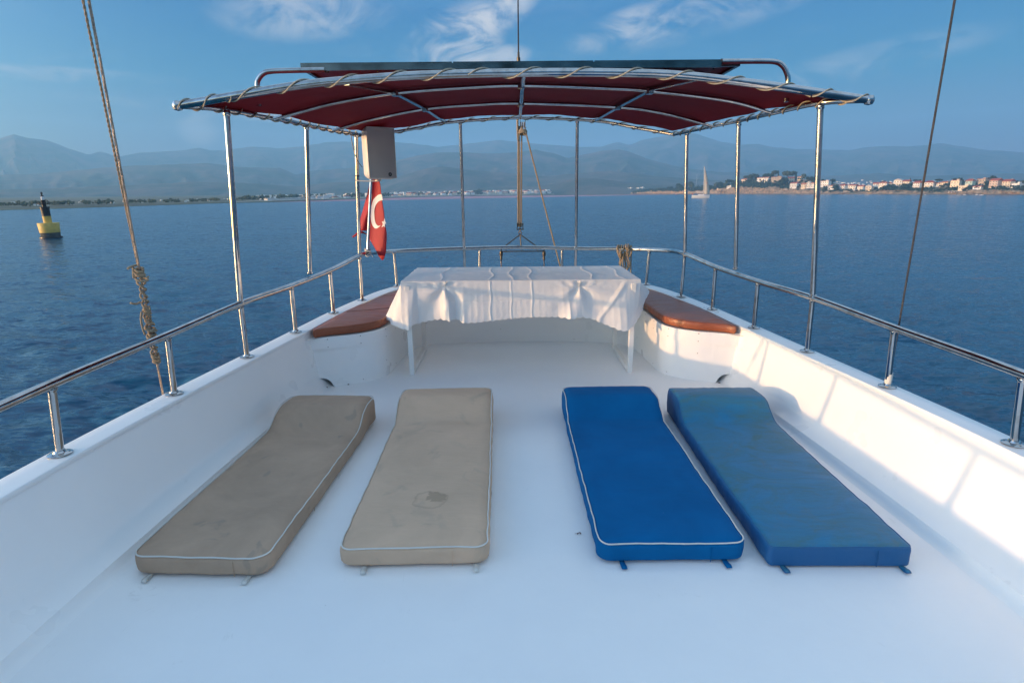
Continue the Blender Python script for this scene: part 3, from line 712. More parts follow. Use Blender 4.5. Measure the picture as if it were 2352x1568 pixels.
# beach town -------------------------------------------------------------
TOWN = [(619, 11, 5, 'w', 'front'), (630, 6, 3.5, 'w', 'front'), (640, 6, 3.5, 'w', 'front'), (651, 6, 4, 'w', 'front'), (664, 7, 4, 'w', 'front'), (674, 6, 3.5, 'w', 'front'), (682, 6, 3.5, 'w', 'front'), (696, 11, 5, 'p', 'flat'), (717, 9, 5, 'w', 'flat'), (730, 9, 5, 'w', 'flat'), (744, 15, 6, 'w', 'flat'), (769, 7, 4, 'c', 'gable'),
        (797, 9, 5, 'w', 'gable'), (816, 7, 4, 'c', 'gable'), (905, 8, 4, 'w', 'gable'), (920, 7, 5, 'c', 'gable'), (941, 13, 7.5, 'c', 'gable'), (953, 8, 6, 'c', 'gable'), (970, 7, 5, 'c', 'gable'), (984, 8, 6, 'p', 'gable'), (1001, 8, 5.5, 'w', 'gable'), (1018, 7, 6.5, 'w', 'gable'), (1032, 7, 5, 'w', 'gable'), (1044, 9, 7, 'c', 'gable'), (1072, 11, 7, 'w', 'gable'), (1084, 8, 6, 'w', 'gable'),
        (1116, 15, 7.5, 'w', 'gable'), (1130, 8, 6, 'c', 'gable'), (1146, 12, 7.5, 'w', 'gable'), (1160, 12, 6, 'p', 'hip'), (1181, 14, 8, 'w', 'hip'), (1208, 14, 7.5, 'w', 'gable'), (1232, 9, 6, 'p', 'gable'), (1247, 9, 8.5, 'w', 'gable'), (1262, 8, 5, 'w', 'gable'), (1276, 9, 4.5, 'p', 'gable'), (1291, 8, 4.5, 'c', 'gable'), (1301, 7, 7, 'w', 'flat'), (1313, 10, 7, 'w', 'flat'), (1333, 7, 7, 'w', 'hip'), (1343, 10, 7.5, 'w', 'flat'),
        (1355, 7, 6, 'p', 'gable'), (1368, 8, 5, 'w', 'gable'), (1380, 6, 5, 'p', 'gable'), (1388, 6, 8, 'w', 'flat'), (1404, 9, 10, 'w', 'flat'), (1421, 10, 9.5, 'w', 'flat'), (1430, 7, 5.5, 'c', 'gable'), (1447, 10, 11, 'w', 'flat'), (1463, 17, 10, 'w', 'flat'), (1475, 7, 12, 'w', 'flat'), (1492, 7, 8, 'w', 'flat'), (1503, 6, 6, 'p', 'flat')]
CW = {'w': ('stucco_white', 'white'), 'c': ('stucco_cream', 'cream'), 'p': ('stucco_pink', 'pinkish')}
for (x, w, h, c, st) in TOWN:
    yb = sky_line(SHORE, x)-1.7; p, d = shore_pt(x, 26)
    sz = 'tall' if h > 8 else ('low' if h < 5 else 'mid-height')
    fm = {'front': 'gabled beach hut', 'flat': 'flat-roofed beach block', 'gable': 'red-roofed beach house', 'hip': 'hip-roofed beach hotel'}[st]
    key = (sz, CW[c][1], fm, gap(x)); lb = '%s %s %s, %s %s' % (sz, CW[c][1], fm, nth(key), gap(x))
    house(x, yb, w, h, CW[c][0], 'roof_tiles_red' if st in ('gable', 'hip') else 'roof_slab', st, lb, rot=R_(random.uniform(-46, -24)), floors=max(1, min(5, int(h*d/FOC/3.2))), cat='building', group='buildings of the far beach town', dist=math.hypot(p.x-CAM.x, p.y), name='beach_building', windows=h > 7, depth=10)
# far specks of town, uncountable
mb = MB(); rg = random.Random(11)
for i in range(420):
    x = rg.choice([rg.uniform(590, 1500), rg.uniform(1085, 1500)]); p, d = shore_pt(x, rg.uniform(45, 230)); w = rg.uniform(5, 13)*d/1400
    zz_ = SEA+1.5; hh_ = rg.uniform(5, 11)*d/1400; mb.box((p.x, p.y, zz_+hh_*.4), (w, w, hh_), Matrix.Rotation(rg.random(), 3, 'Z'))
for i in range(230):
    x = rg.uniform(1920, 2352); y = rg.gauss(423, 4.2); d = 1650; p = at_d(x, y, d); w = rg.uniform(2.5, 5)
    mb.box((p.x, p.y, p.z), (w, w, rg.uniform(1.2, 2.2)), Matrix.Rotation(rg.random(), 3, 'Z'))
for i in range(60):
    x = rg.uniform(20, 620); p, d = shore_pt(x, rg.uniform(60, 300)); mb.box((p.x, p.y, SEA+1.6), (rg.uniform(1, 2.2), 1.5, 1.1), Matrix.Rotation(rg.random(), 3, 'Z'))
tag(mb.build('distant_town', 'stucco_white', None, False), 'tiny pale buildings scattered behind the beach and up the hills', 'town', None, 'stuff')
mb = MB(); rg = random.Random(12)
for i in range(1150):
    x = rg.uniform(-120, 1500); p, d = shore_pt(x, rg.uniform(22, 150)); s_ = rg.uniform(2.2, 5.2)*min(1, .16+d/1350)*(1.0 if x > 560 else rg.uniform(.4, .8))
    if noise.noise(Vector((x*.02, 2, 2))) < -.12: continue
    for _ in range(3):
        q = Vector((p.x, p.y, SEA+1.5+s_*.5))+Vector((rg.gauss(0, .4)*s_, rg.gauss(0, .4)*s_, rg.uniform(-.1, .6)*s_)); a = Vector((rg.gauss(0, 1), rg.gauss(0, 1), rg.gauss(0, .7))).normalized()*s_*.8
        b = a.cross(Vector((rg.gauss(0, 1), rg.gauss(0, 1), rg.gauss(0, 1)))).normalized()*s_*.7; c3 = a.cross(b).normalized()*s_*.6
        mb.add([q-a, q+a, q-b, q+b, q-c3, q+c3], [(0, 2, 4), (2, 1, 4), (1, 3, 4), (3, 0, 4), (2, 0, 5), (1, 2, 5), (3, 1, 5), (0, 3, 5)])
tag(mb.build('shore_wood', 'leaves_olive', None, False), 'belt of dark trees along the far beach', 'woodland', None, 'stuff')
for (x, w, h, lb) in ((1093, 14, 12, 'large dark grove tree left of the first white beach house'), (1104, 14, 13, 'tallest dark tree of the beach town, nearest the left stern post'), (1110, 10, 9, 'rightmost tree of the dark grove by the white beach house'), (1290, 14, 10, 'dark spreading tree behind the beach town between hoist and stern post')):
    p, d = shore_pt(x, 40); tree(x, sky_line(SHORE, x)-1.6, w, h, lb, 'round', 'leaves_dark', 'dark trees in the beach town', dist=math.hypot(p.x-CAM.x, p.y), name='bushy_tree')

# boats and marks on the water ----------------------------------------
def on_sea(x, y): p = at_z(x, y, SEA); d = math.hypot(p.x-CAM.x, p.y-CAM.y); cz = math.cos(math.atan2(p.x-CAM.x, p.y)); return p, d*cz**1.6
# special mark: black and yellow beacon, leaning a little
b, d = on_sea(118, 546.5); k = d/FOC
k *= 1.04
t = thing('beacon_buoy', 'black and yellow lighted beacon buoy leaning slightly in the water', 'buoy', b)
def bl(prof, name, mat, parent=t, c=(0, 0, 0)): return MB().lathe([(r*k, z*k) for r, z in prof], c, 28).build(name, mat, parent, True, True)
bl([(23.5, -9), (23.7, 0), (23.5, 3.2), (22.4, 4.2)], 'waterline_collar', 'buoy_black')
bl([(20.0, 4.0), (20.8, 13.5)], 'weed_band', 'buoy_weed')
bl([(20.9, 13.6), (22.5, 36.5), (22.0, 37.2)], 'float', 'buoy_yellow')
bl([(8.6, 37), (9.0, 53.5)], 'lower_tower', 'buoy_yellow')
bl([(8.8, 53.6), (9.2, 70), (10.4, 76)], 'upper_tower', 'buoy_black')
bl([(4.4, 76), (4.4, 91), (5.0, 92)], 'mast', 'buoy_black')
pf = bl([(12.2, 82.2), (12.4, 83.2)], 'platform', 'buoy_black')
mb = MB(); 
for zz_ in (84.5, 88): mb.tube([(12.2*k*math.cos(a*math.pi/10), 12.2*k*math.sin(a*math.pi/10), zz_*k) for a in range(20)], .35*k, 6, closed=True)
for a in range(8): mb.tube([(12.2*k*math.cos(a*math.pi/4), 12.2*k*math.sin(a*math.pi/4), 83*k), (12.2*k*math.cos(a*math.pi/4), 12.2*k*math.sin(a*math.pi/4), 88*k)], .35*k, 5)
mb.build('guard_rail', 'buoy_black', pf, True, True)
bl([(2.8, 92), (3.4, 93), (3.4, 99), (2.0, 101)], 'lantern', 'stucco_white')
bl([(3.3, 101), (2.6, 103), (.4, 107)], 'top_mark', 'buoy_black'); bl([(.6, 106), (3.0, 107.6), (.3, 112.5)], 'top_mark', 'buoy_black')
MB().box((9*k, 0, 91*k), (7*k, .4*k, 2.4*k), Matrix.Rotation(R_(28), 3, 'Y')).build('solar_panel', 'buoy_black', t, False, True)
t.rotation_euler = (0, R_(-.6), 0)

def hull_mesh(L, B, D, sheer=.25):
    P = []
    for i in range(15):
        u = i/14; x = (u-.5)*L; w = B/2*(1-(abs(u-.42)/.6)**2.4 if u > .42 else 1-.28*((.42-u)/.42)**2); w = max(w, .02)
        zt = D*(1+sheer*(u-.4)**2*2.5); row = []
        for (a, zz_) in ((-1, zt), (-.97, zt*.6), (-.8, .05), (-.45, -.5), (0, -.7), (.45, -.5), (.8, .05), (.97, zt*.6), (1, zt)): row.append((x, a*w, zz_))
        P.append(row)
    mb = MB().grid(P)
    n = len(mb.v); mb.f += [tuple(i*9+8 for i in range(15))[::-1]+tuple(i*9 for i in range(15)), tuple(range(9))]
    return mb
b, d = on_sea(1609, 455.0); k = d/FOC
t = thing('sailboat', 'white sailing yacht under one tall dun-coloured headsail off the headland', 'sailboat', b, None, R_(4)-math.atan2(b.x, b.y))
hull_mesh(39*k, 3.6, 6.2*k).build('hull', 'hull_white', t, True, True)
MB().box((1*k, 0, 7.3*k), (15*k, 2.0, 1.8*k), taper=.8).build('cabin', 'hull_white', t, False, True)
MB().tube([(5.4*k, 0, 6*k), (3.0*k, 0, 70*k)], [.16, .09], 8).build('mast', 'hull_white', t, True, True)
MB().tube([(5.0*k, 0, 12*k), (-13*k, -.3, 13*k)], .13, 8).build('boom', 'hull_white', t, True, True)
MB().tube([(4.6*k, 0, 13.2*k), (-11*k, -.3, 14.2*k)], [.30, .2], 8).build('furled_mainsail', 'piping_white', t, True, True)
P = []
for i in range(13):
    v = i/12; row = []
    for j in range(9):
        u = j/8; x0 = lerp(7.2, 3.4, v)*k; x1 = lerp(19.5, 3.6, v**1.0)*k; bel = math.sin(math.pi*v)*2.2*k
        x = lerp(x0, x1, u)+bel*u*(1-v*.3); row.append((x, -math.sin(math.pi*min(1, u*1.0))*1.6*(1-v)-.2, lerp(9-2.5*u*0, 70, v)*k))
    P.append(row)
sail = MB().grid(P).build('headsail', 'sailcloth', t, True, True)
MB().lathe([(1.1*k, 0), (1.1*k, .04)], (11.0*k, -2.1, 33*k), 14, Vector((0, 1, 0))).build('sail_emblem', 'boat_red', sail, False, True)
MB().tube([(3.0*k, 0, 70*k), (19.5*k, 0, 6*k)], .04, 5).build('forestay', 'dark_fitting', t, True, True)
MB().tube([(3.0*k, 0, 70*k), (-19*k, 0, 6.5*k)], .04, 5).build('backstay', 'dark_fitting', t, True, True)
mb = MB()
for x in (-9.5, -12.5): mb.tube([(x*k, .3, 6.5*k), (x*k, .3, 9.2*k)], [.25, .2], 8).lathe([(.02, 9.0*k), (.16, 9.3*k), (.16, 9.8*k), (.02, 10.1*k)], (x*k, .3, 0), 8)
mb.build('crew', 'piping_blue', t, True, True)
MB().add([(-19*k, 0, 7*k), (-19*k, 0, 10*k), (-17*k, 0, 9.6*k), (-17*k, 0, 8*k)], [(0, 1, 2, 3)]).build('ensign', 'boat_red', t, False, True)
# masts beyond the headland
b = at_d(1598, 437, head_d(1598)+240); k = (head_d(1598)+240)/FOC; b.z = SEA
t = thing('moored_yacht', 'bare pale mast of a yacht moored behind the headland trees', 'yacht', b)
hull_mesh(11, 3.4, 1.2).build('hull', 'hull_white', t, True, True); MB().tube([(0, 0, 1), (.4, 0, 38*k)], [.2, .12], 8).build('mast', 'hull_white', t, True, True)
# motor yacht at the terrace
b, d = on_sea(2206, 446.0); k = d/FOC
t = thing('motor_yacht', 'gleaming white motor yacht moored at the waterside terrace', 'motor yacht', b, None, -math.atan2(b.x, b.y))
hull_mesh(37*k, 4.2, 2.3*k, .3).build('hull', 'hull_white', t, True, True)
MB().box((-1*k, 0, 3.1*k), (19*k, 2.8, 2.0*k), taper=.78).build('deckhouse', 'hull_white', t, False, True)
MB().box((-1*k, -1.33, 3.2*k), (13*k, .12, .7*k)).build('window', 'window_glass_far', t, False, True)
MB().box((-3*k, 0, 4.5*k), (8*k, 2.2, .8*k), taper=.8).build('flybridge', 'hull_white', t, False, True)
for (x, y, w, h, mt, lb) in ((2215.5, 448.0, 6.2, 2.0, 'hull_white', 'small white motorboat, leftmost of three off the terrace'), (2243, 447.8, 5.6, 1.9, 'hull_white', 'tiny white motorboat, middle of three off the headland'),
                             (2254, 448.6, 9.5, 1.8, 'hull_white', 'longest small white boat, rightmost of three off the headland'), (1552.5, 446.6, 4.5, 1.4, 'boat_red', 'small red boat close to the wooded tip of the headland'),
                             (2125, 448.2, 4, 1.1, 'hull_white', 'white dinghy just off the rocks by the right wire')):
    b, d = on_sea(x, y); k = d/FOC
    t = thing('motorboat', lb, 'boat', b, 'small boats off the headland', R_(5)-math.atan2(b.x, b.y))
    hull_mesh(w*k, 1.8, h*k*.55).build('hull', mt, t, True, True); MB().box((0, 0, h*k*.75), (w*k*.32, 1.1, h*k*.6), taper=.7).build('cabin', 'hull_white', t, False, True)

# haze: the air of the bay ----------------------------------------------
top = 520.0; bot = SEA-1.5
me = bpy.data.meshes.new('haze')
c45 = math.cos(R_(45)); cs = []
for z in (bot, top):
    for (a, b_) in ((HB0, HB0), (HB1, HB0), (HB1, HB1), (HB0, HB1)): cs.append((a*c45-b_*c45, a*c45+b_*c45, z))
me.from_pydata(cs, [], [(3, 2, 1, 0), (4, 5, 6, 7), (0, 1, 5, 4), (1, 2, 6, 5), (2, 3, 7, 6), (3, 0, 4, 7)]); me.update()
hm = bpy.data.materials.new('haze'); hm.use_nodes = True; hn = NT(hm.node_tree)
pvn = hn.n('ShaderNodeVolumePrincipled', {'Color': (.32, .68, 1.0, 1), 'Density': 2.5e-4, 'Anisotropy': 0.0})
on = hn.n('ShaderNodeOutputMaterial'); hn.t.links.new(pvn.outputs[0], on.inputs['Volume']); MAT['haze'] = hm
hz_o = bpy.data.objects.new('haze', me); col.objects.link(hz_o); me.materials.append(hm)
tag(hz_o, 'pale blue sea haze filling the air of the bay', 'haze', None, 'stuff')

# ================================================================== THE BOAT
# stations along one side: Y, rail X, rail z, cap centre X, cap z, wall foot X
ST = [(-2.6, 2.10, .77, 2.13, .47, 1.88), (0.2, 2.10, .755, 2.13, .462, 1.87), (1.3, 2.09, .755, 2.12, .458, 1.845), (2.275, 2.058, .782, 2.088, .459, 1.805), (3.037, 2.009, .803, 2.025, .458, 1.765), (3.744, 1.922, .842, 1.928, .467, 1.715),
      (4.356, 1.811, .861, 1.814, .490, 1.668), (4.979, 1.698, .895, 1.700, .513, 1.60), (5.40, 1.545, .955, 1.560, .545, 1.50), (5.95, 1.36, .97, 1.38, .565, 1.35), (6.40, 1.02, .96, 1.05, .58, 1.0), (6.68, .55, .95, .56, .585, .52), (6.76, 0.0, .95, 0, .585, 0)]
def full(f, n=6):
    a = [Vector(f(s_, -1)) for s_ in ST]; b = [Vector(f(s_, 1)) for s_ in ST[-2::-1]]
    return spline(a+b, n)
CW2 = .066                                        # half width of the wooden cap
capc = full(lambda s_, k: (k*s_[3], s_[0], s_[4])); foot_l = full(lambda s_, k: (k*s_[5], s_[0]-(0.0 if s_[0] < 5 else .06), 0))
def offset(path, o):
    out = []; n = len(path)
    for i, p in enumerate(path):
        t = path[min(i+1, n-1)]-path[max(i-1, 0)]; t.z = 0; t.normalize(); out.append(p+Vector((-t.y, t.x, 0))*o)
    return out
# deck: one sheet, slightly lapping under the walls
n = len(foot_l); rows = []
for i in range(n//2+1):
    a, b = foot_l[i], foot_l[n-1-i]; rows.append([tuple(lerp(a+Vector((-.03, 0, 0)), b+Vector((.03, 0, 0)), j/24)) for j in range(25)])
o = MB().grid(rows).build('deck', 'deck_paint'); 
if o.data.polygons[0].normal.z < 0: o.data.flip_normals()
tag(o, 'white painted upper deck of the boat', None, None, 'structure')
# bulwark: inner wall + rounded cap + outer hull side as one swept section
t = thing('bulwark', 'white painted bulwark wall curving round the upper deck', 'bulwark', (0, 3, 0))
ci = offset(capc, -CW2); co = offset(capc, CW2)   # path runs left side -> stern -> right side: inward is to the right
cov = .035
def sect(i):
    f = foot_l[i]; I, O, Cc = ci[i], co[i], capc[i]; u = (Cc-f); u.z = 0
    nrm = (I-O).normalized()                        # towards the deck
    top = [f+nrm*.055+Vector((0, 0, -.002)), f+nrm*.026+Vector((0, 0, .005)), f+nrm*.008+Vector((0, 0, .02)), f+nrm*.0+Vector((0, 0, .045))]
    up = Vector((0, 0, 1)); fi = Vector((I.x, I.y, 0)); ff = Vector((f.x, f.y, 0))
    w = lambda k: Vector((lerp(ff.x, fi.x, k**.55), lerp(ff.y, fi.y, k**.55), lerp(.045, I.z-.024, (k-.10)/.90)))
    return top + [w(.18), w(.28), w(.42), w(.6), w(.8), w(.95), w(1.0)] + [I+nrm*.006-up*.0225, I+nrm*.0075-up*.018, I+nrm*.0075-up*.0045, I+nrm*.0055-up*.001, I+nrm*.0035, I+nrm*.0005, Cc+up*.002, O+nrm*.006, O+nrm*.002-up*.001, O-up*.0045, O-up*.02,
            O-nrm*.004-up*.12, O-nrm*.02-up*.55, O+nrm*.05-up*2.2, O+nrm*.25-up*6.2]
sw = [[tuple(p) for p in sect(i)] for i in range(len(capc))]
w_ = fix_normals(MB().grid(sw).build('side_wall', 'white_paint', t))
# thin bulge line under the cap

# rail -------------------------------------------------------------
RL = []
L_ = [(-s_[1], s_[0], s_[2]) for s_ in ST[:8]]
Lc = [(845, 581, 5.62), (895, 577.5, 6.05), (980, 573.5, 6.32), (1066, 570.5, 6.46), (1192, 568, 6.56), (1323, 570.5, 6.46), (1440, 572, 6.25), (1530, 575.5, 5.85)]
stern = [tuple(at_y(*q)) for q in Lc]
R2 = [(s_[1], s_[0], s_[2]) for s_ in ST[7::-1]]
left8 = tuple(at_y(826, 587, 5.42)); right8 = tuple(at_y(1573, 583, 5.42))
rail_pts = L_+[left8]+stern+[right8]+R2
railp = spline(rail_pts, 8)
railing = thing('guard_railing', 'polished steel guard rail running round the upper deck edge', 'railing', (0, 3, .47))
MB().tube(railp, .0215, 14).build('handrail', 'polished_steel', railing)
def cap_at(Y, side):
    xs = [s_[0] for s_ in ST]; return Vector((side*interp(Y, xs, [s_[3] for s_ in ST]), Y, interp(Y, xs, [s_[4] for s_ in ST])+.003))
def rail_near(p, side=None): return min(railp, key=lambda q: (q.x-p[0])**2+(q.y-p[1])**2)
def flange(parent, c):
    f = MB().lathe([(.001, 0), (.046, 0), (.047, .003), (.042, .006), (.026, .010), (.022, .018), (.001, .018)], c, 20).build('base_flange', 'polished_steel', parent)
    mb = MB()
    for a in range(3): mb.lathe([(.0045, .004), (.0045, .0085)], (c[0]+.034*math.cos(a*2.1+.4), c[1]+.034*math.sin(a*2.1+.4), c[2]), 6)
    mb.build('screws', 'dark_steel', f)
def stanchion(p0, p1, r=.0165):
    s_ = MB().tube([p0, lerp(p0, p1, .5), p1], r, 12).build('stanchion', 'polished_steel', railing)
    MB().lathe([(r, 0), (r+.005, .012), (r+.005, .014)], Vector(p1)-(Vector(p1)-Vector(p0)).normalized()*.034, 12, (Vector(p1)-Vector(p0)).normalized()).build('weld_collar', 'polished_steel', s_)
    flange(s_, tuple(p0))
for Y in (-1.2, .1, 1.25, 2.275, 3.037, 4.356, 4.979):
    for sd in (-1, 1):
        p0 = cap_at(Y, sd); rr = interp(Y, [q[0] for q in ST], [q[1] for q in ST]), interp(Y, [q[0] for q in ST], [q[2] for q in ST])
        stanchion(p0, Vector((sd*rr[0], Y+.0, rr[1])))
for (x, y, Y) in ((905, 577, 6.1), (1102, 569.5, 6.52), (1291, 569.5, 6.52), (1492, 574, 6.05)):
    top = at_y(x, y, Y); bs = at_y(x+(7 if x < 1000 else -8 if x > 1400 else 0), y+82, Y); stanchion(Vector((bs.x, bs.y, .575)), top, .0155)
# scrap of white tape on one stanchion base
p0 = cap_at(3.037, 1); MB().lathe([(.0185, .02), (.0186, .055), (.0185, .075)], p0, 12).build('tape_scrap', 'piping_white', railing)

# canopy ---------------------------------------------------------------
cano = thing('sun_canopy', 'maroon canvas sun canopy laced on a polished steel frame', 'canopy', (0, 4.6, 2.06))
FR = [tuple(at_y(x, y, 3.58)) for x, y in ((408, 243), (470, 232.5), (548, 219), (695, 195), (841, 181), (975, 172.5), (1185, 167.5), (1378, 167), (1554, 172.5), (1729, 191.6), (1906, 216.5), (1996, 229.8))]
Aa = [tuple(at_y(x, y, 4.15)) for x, y in ((629, 273.6), (700, 254), (775, 235.5), (908, 213.6), (1050, 202), (1197, 196), (1407, 203), (1492, 209), (1671, 231), (1775, 259.5))]
Ba = [tuple(at_y(x, y, 4.85)) for x, y in ((764, 300), (860, 273), (977, 250), (1090, 240.5), (1197, 237), (1419, 245.8), (1524, 260.4), (1636, 289.5))]
def cy_(X): return 5.45+.62*max(0, 1-(X/1.45)**2)
Cp = [(827, 308.5, 5.45), (907, 302, 5.62), (966, 292, 5.78), (1024, 281.5, 5.92), (1121, 273.6, 6.04), (1194, 270.5, 6.07), (1273, 272.2, 6.04), (1378, 278.5, 5.9), (1466, 294, 5.68), (1548, 308.5, 5.45)]
Ca = [tuple(at_y(*q)) for q in Cp]
front, arcA, arcB, arcC = (spline(q, 8) for q in (FR, Aa, Ba, Ca))
SL = [FR[0], tuple(at_y(509, 251.0, 3.76)), tuple(at_y(631, 272, 4.2)), tuple(at_y(705, 286, 4.6)), tuple(at_y(768, 299.5, 4.98)), Ca[0]]
SR = [FR[-1], tuple(at_y(1884, 236.3, 3.72)), tuple(at_y(1775, 259.5, 4.15)), tuple(at_y(1697.5, 276.8, 4.6)), tuple(at_y(1636, 289.5, 4.9)), Ca[-1]]
sideL, sideR = spline(SL, 8), spline(SR, 8)
MB().tube(front, .0235, 16).build('front_bow', 'polished_steel', cano)
for q in (sideL, sideR, arcC): MB().tube(q, .017, 12).build('perimeter_tube', 'polished_steel', cano)
for q in (arcA, arcB): MB().tube(q, .0135, 10).build('roof_bow', 'polished_steel', cano)
for p in (FR[0], FR[-1]): MB().lathe([(.001, -.03), (.022, -.024), (.030, -.008), (.030, .008), (.022, .024), (.001, .03)], p, 14).build('corner_joint', 'polished_steel', cano)
def on_curve(c, x): return min(c, key=lambda q: abs(q.x-x))
RB = []
for pts in (((796, 193, 3.58), (908, 213.6, 4.15), (977, 250, 4.85), (1024, 281.5, 5.92)), ((1204, 172, 3.58), (1200, 197, 4.15), (1197, 238, 4.85), (1194, 271, 6.07)), ((1610, 180, 3.58), (1492, 207, 4.15), (1419, 246, 4.85), (1364, 278, 5.92))):
    P = [at_y(*q) for q in pts]; RB.append(P)
    if pts[1][0] == 1200: MB().tube(spline(P, 6), .016, 10).build('ridge_tube', 'polished_steel', cano)
    else:                                            # flat-sided box section ribs
        mb = MB()
        for a, b in zip(P, P[1:]):
            d_ = (b-a); q = d_.to_track_quat('Y', 'Z').to_matrix(); mb.box((a+b)/2, (.034, d_.length, .016), q)
        mb.build('diagonal_rib', 'polished_steel', cano, False)
for cvr in (arcA, arcB):
    for P in RB:
        p = min(cvr, key=lambda q: (q-P[1]).length if cvr is arcA else (q-P[2]).length); MB().box(p+Vector((0, 0, -.004)), (.046, .046, .034)).build('bracket', 'polished_steel', cano, False)
# cloth: lofted over the bows, drawn in at the lacing
def curve_uv(c, u):
    L = [0.0]
    for a, b in zip(c, c[1:]): L.append(L[-1]+(b-a).length)
    d_ = u*L[-1]; i = int(np.searchsorted(L, d_, 'right'))-1; i = max(0, min(i, len(c)-2)); return lerp(c[i], c[i+1], (d_-L[i])/max(1e-6, L[i+1]-L[i]))
NU = 110; stops = [(0.0, front), (.30, arcA), (.60, arcB), (1.0, arcC)]; rows = []
SPL = [[curve_uv(c, i/NU) for _, c in stops] for i in range(NU+1)]
for k in range(49):
    v = k/48; row = []
    for i in range(NU+1):
        u = i/NU; c = SPL[i]
        for j in range(3):
            if v <= stops[j+1][0]+1e-9: break
        tt = (v-stops[j][0])/(stops[j+1][0]-stops[j][0]); p = lerp(c[j], c[j+1], tt)
        # edges pulled in from the tubes, deeper where a bow end stops the cloth
        ends = max(math.exp(-((v-.30)/.045)**2), math.exp(-((v-.60)/.04)**2))
        ins = .022+.045*ends; ux = abs(u-.5)*2
        sag = -.006*math.sin(math.pi*tt)*(1-ux**6)+.012*noise.noise(Vector((u*9, v*7, 1)))
        lift = .016 if 0 < j or v > .02 else 0
        q = Vector(p); q.z += (.027+sag)*min(1, 20*v+.35)
        q.x -= math.copysign(ins, u-.5)*max(0, (ux-.88)/.12)
        if v < .06: q.y += .028*(1-v/.06); q.z -= .012*(1-v/.06)
        if v > .95: q.y -= (.03+.006*math.sin(u*170))*(v-.95)/.05
        row.append(tuple(q))
    rows.append(row)
o = MB().grid(rows).build('canopy_cloth', 'maroon_canvas', cano); o.modifiers.new('thickness', 'SOLIDIFY').thickness = .003
# hem ropes in the cloth edge and seams
for u in (.27, .5, .73):
    MB().tube([Vector(r[int(u*NU)])+Vector((.0, 0, -.003)) for r in rows], .0022, 5).build('seam', 'maroon_canvas', cano)
# lacing cord round every edge tube
def lacing(path, r, pitch, ph=0.0, seg=6):
    MB().tube(helix(path, r, pitch, 16, ph, -1), .0042, seg).build('lacing_cord', 'pale_cord', cano)
half = len(front)//2
lacing(front[:16], .0285, .16, 1.0); lacing(front[14:half+1], .0285, .285, 2.4); lacing(front[half:-10], .0285, .30, .4); lacing(front[-11:], .0285, .22, 1.4)
lacing(sideL, .0215, .125, .3); lacing(sideR, .0215, .15, 1.1); lacing(arcC, .021, .22, 0)
# posts (they stand on the cap or on the rail)
def post(p_top, p_bot, r, base):
    pt = MB().tube([p_bot, lerp(Vector(p_bot), Vector(p_top), .5), p_top], r, 14).build('support_post', 'polished_steel', cano)
    if base == 'cap': flange(pt, tuple(p_bot))
    else: MB().lathe([(r+.001, 0), (r+.007, .006), (r+.007, .016), (r+.001, .02)], p_bot, 12, (Vector(p_top)-Vector(p_bot)).normalized()).build('clamp', 'polished_steel', pt)
    d_ = (Vector(p_top)-Vector(p_bot)).normalized()
    MB().lathe([(r+.001, 0), (r+.004, .004), (r+.004, .03), (r+.001, .034)], Vector(p_top)-d_*.036, 12, d_).build('collar', 'polished_steel', pt)
def rp(x, y, Y): return at_y(x, y, Y)
for sd, top, mid_ in ((-1, rp(520, 253, 3.76), rp(552, 697, 3.744)), (1, rp(1885, 237, 3.72), rp(1867, 683, 3.744))):
    post(top, mid_, .0185, 'rail'); stanchion(cap_at(3.744, sd), mid_, .0165)
for top, bt in ((rp(704, 287, 4.6), rp(712, 629, 4.66)), (rp(1697, 278, 4.6), rp(1689.5, 619, 4.66))): post(top, bt, .0165, 'rail')
for sd, top, mid_ in ((-1, rp(818, 306, 5.36), rp(826, 587, 5.42)), (1, rp(1578, 301, 5.36), rp(1573, 583, 5.42))):
    post(top, mid_, .0165, 'rail'); b_ = rp(832, 690, 5.42) if sd < 0 else rp(1565, 680, 5.42); stanchion(b_, mid_, .0155)
for top, mid_, bx in ((rp(1057, 276, 5.99), rp(1066, 570, 6.46), (1068, 610)), (rp(1326, 274, 6.0), rp(1323, 570, 6.46), (1321, 608))):
    post(top, mid_, .0165, 'rail'); stanchion(rp(bx[0], bx[1]+20, 6.6), mid_, .0165)

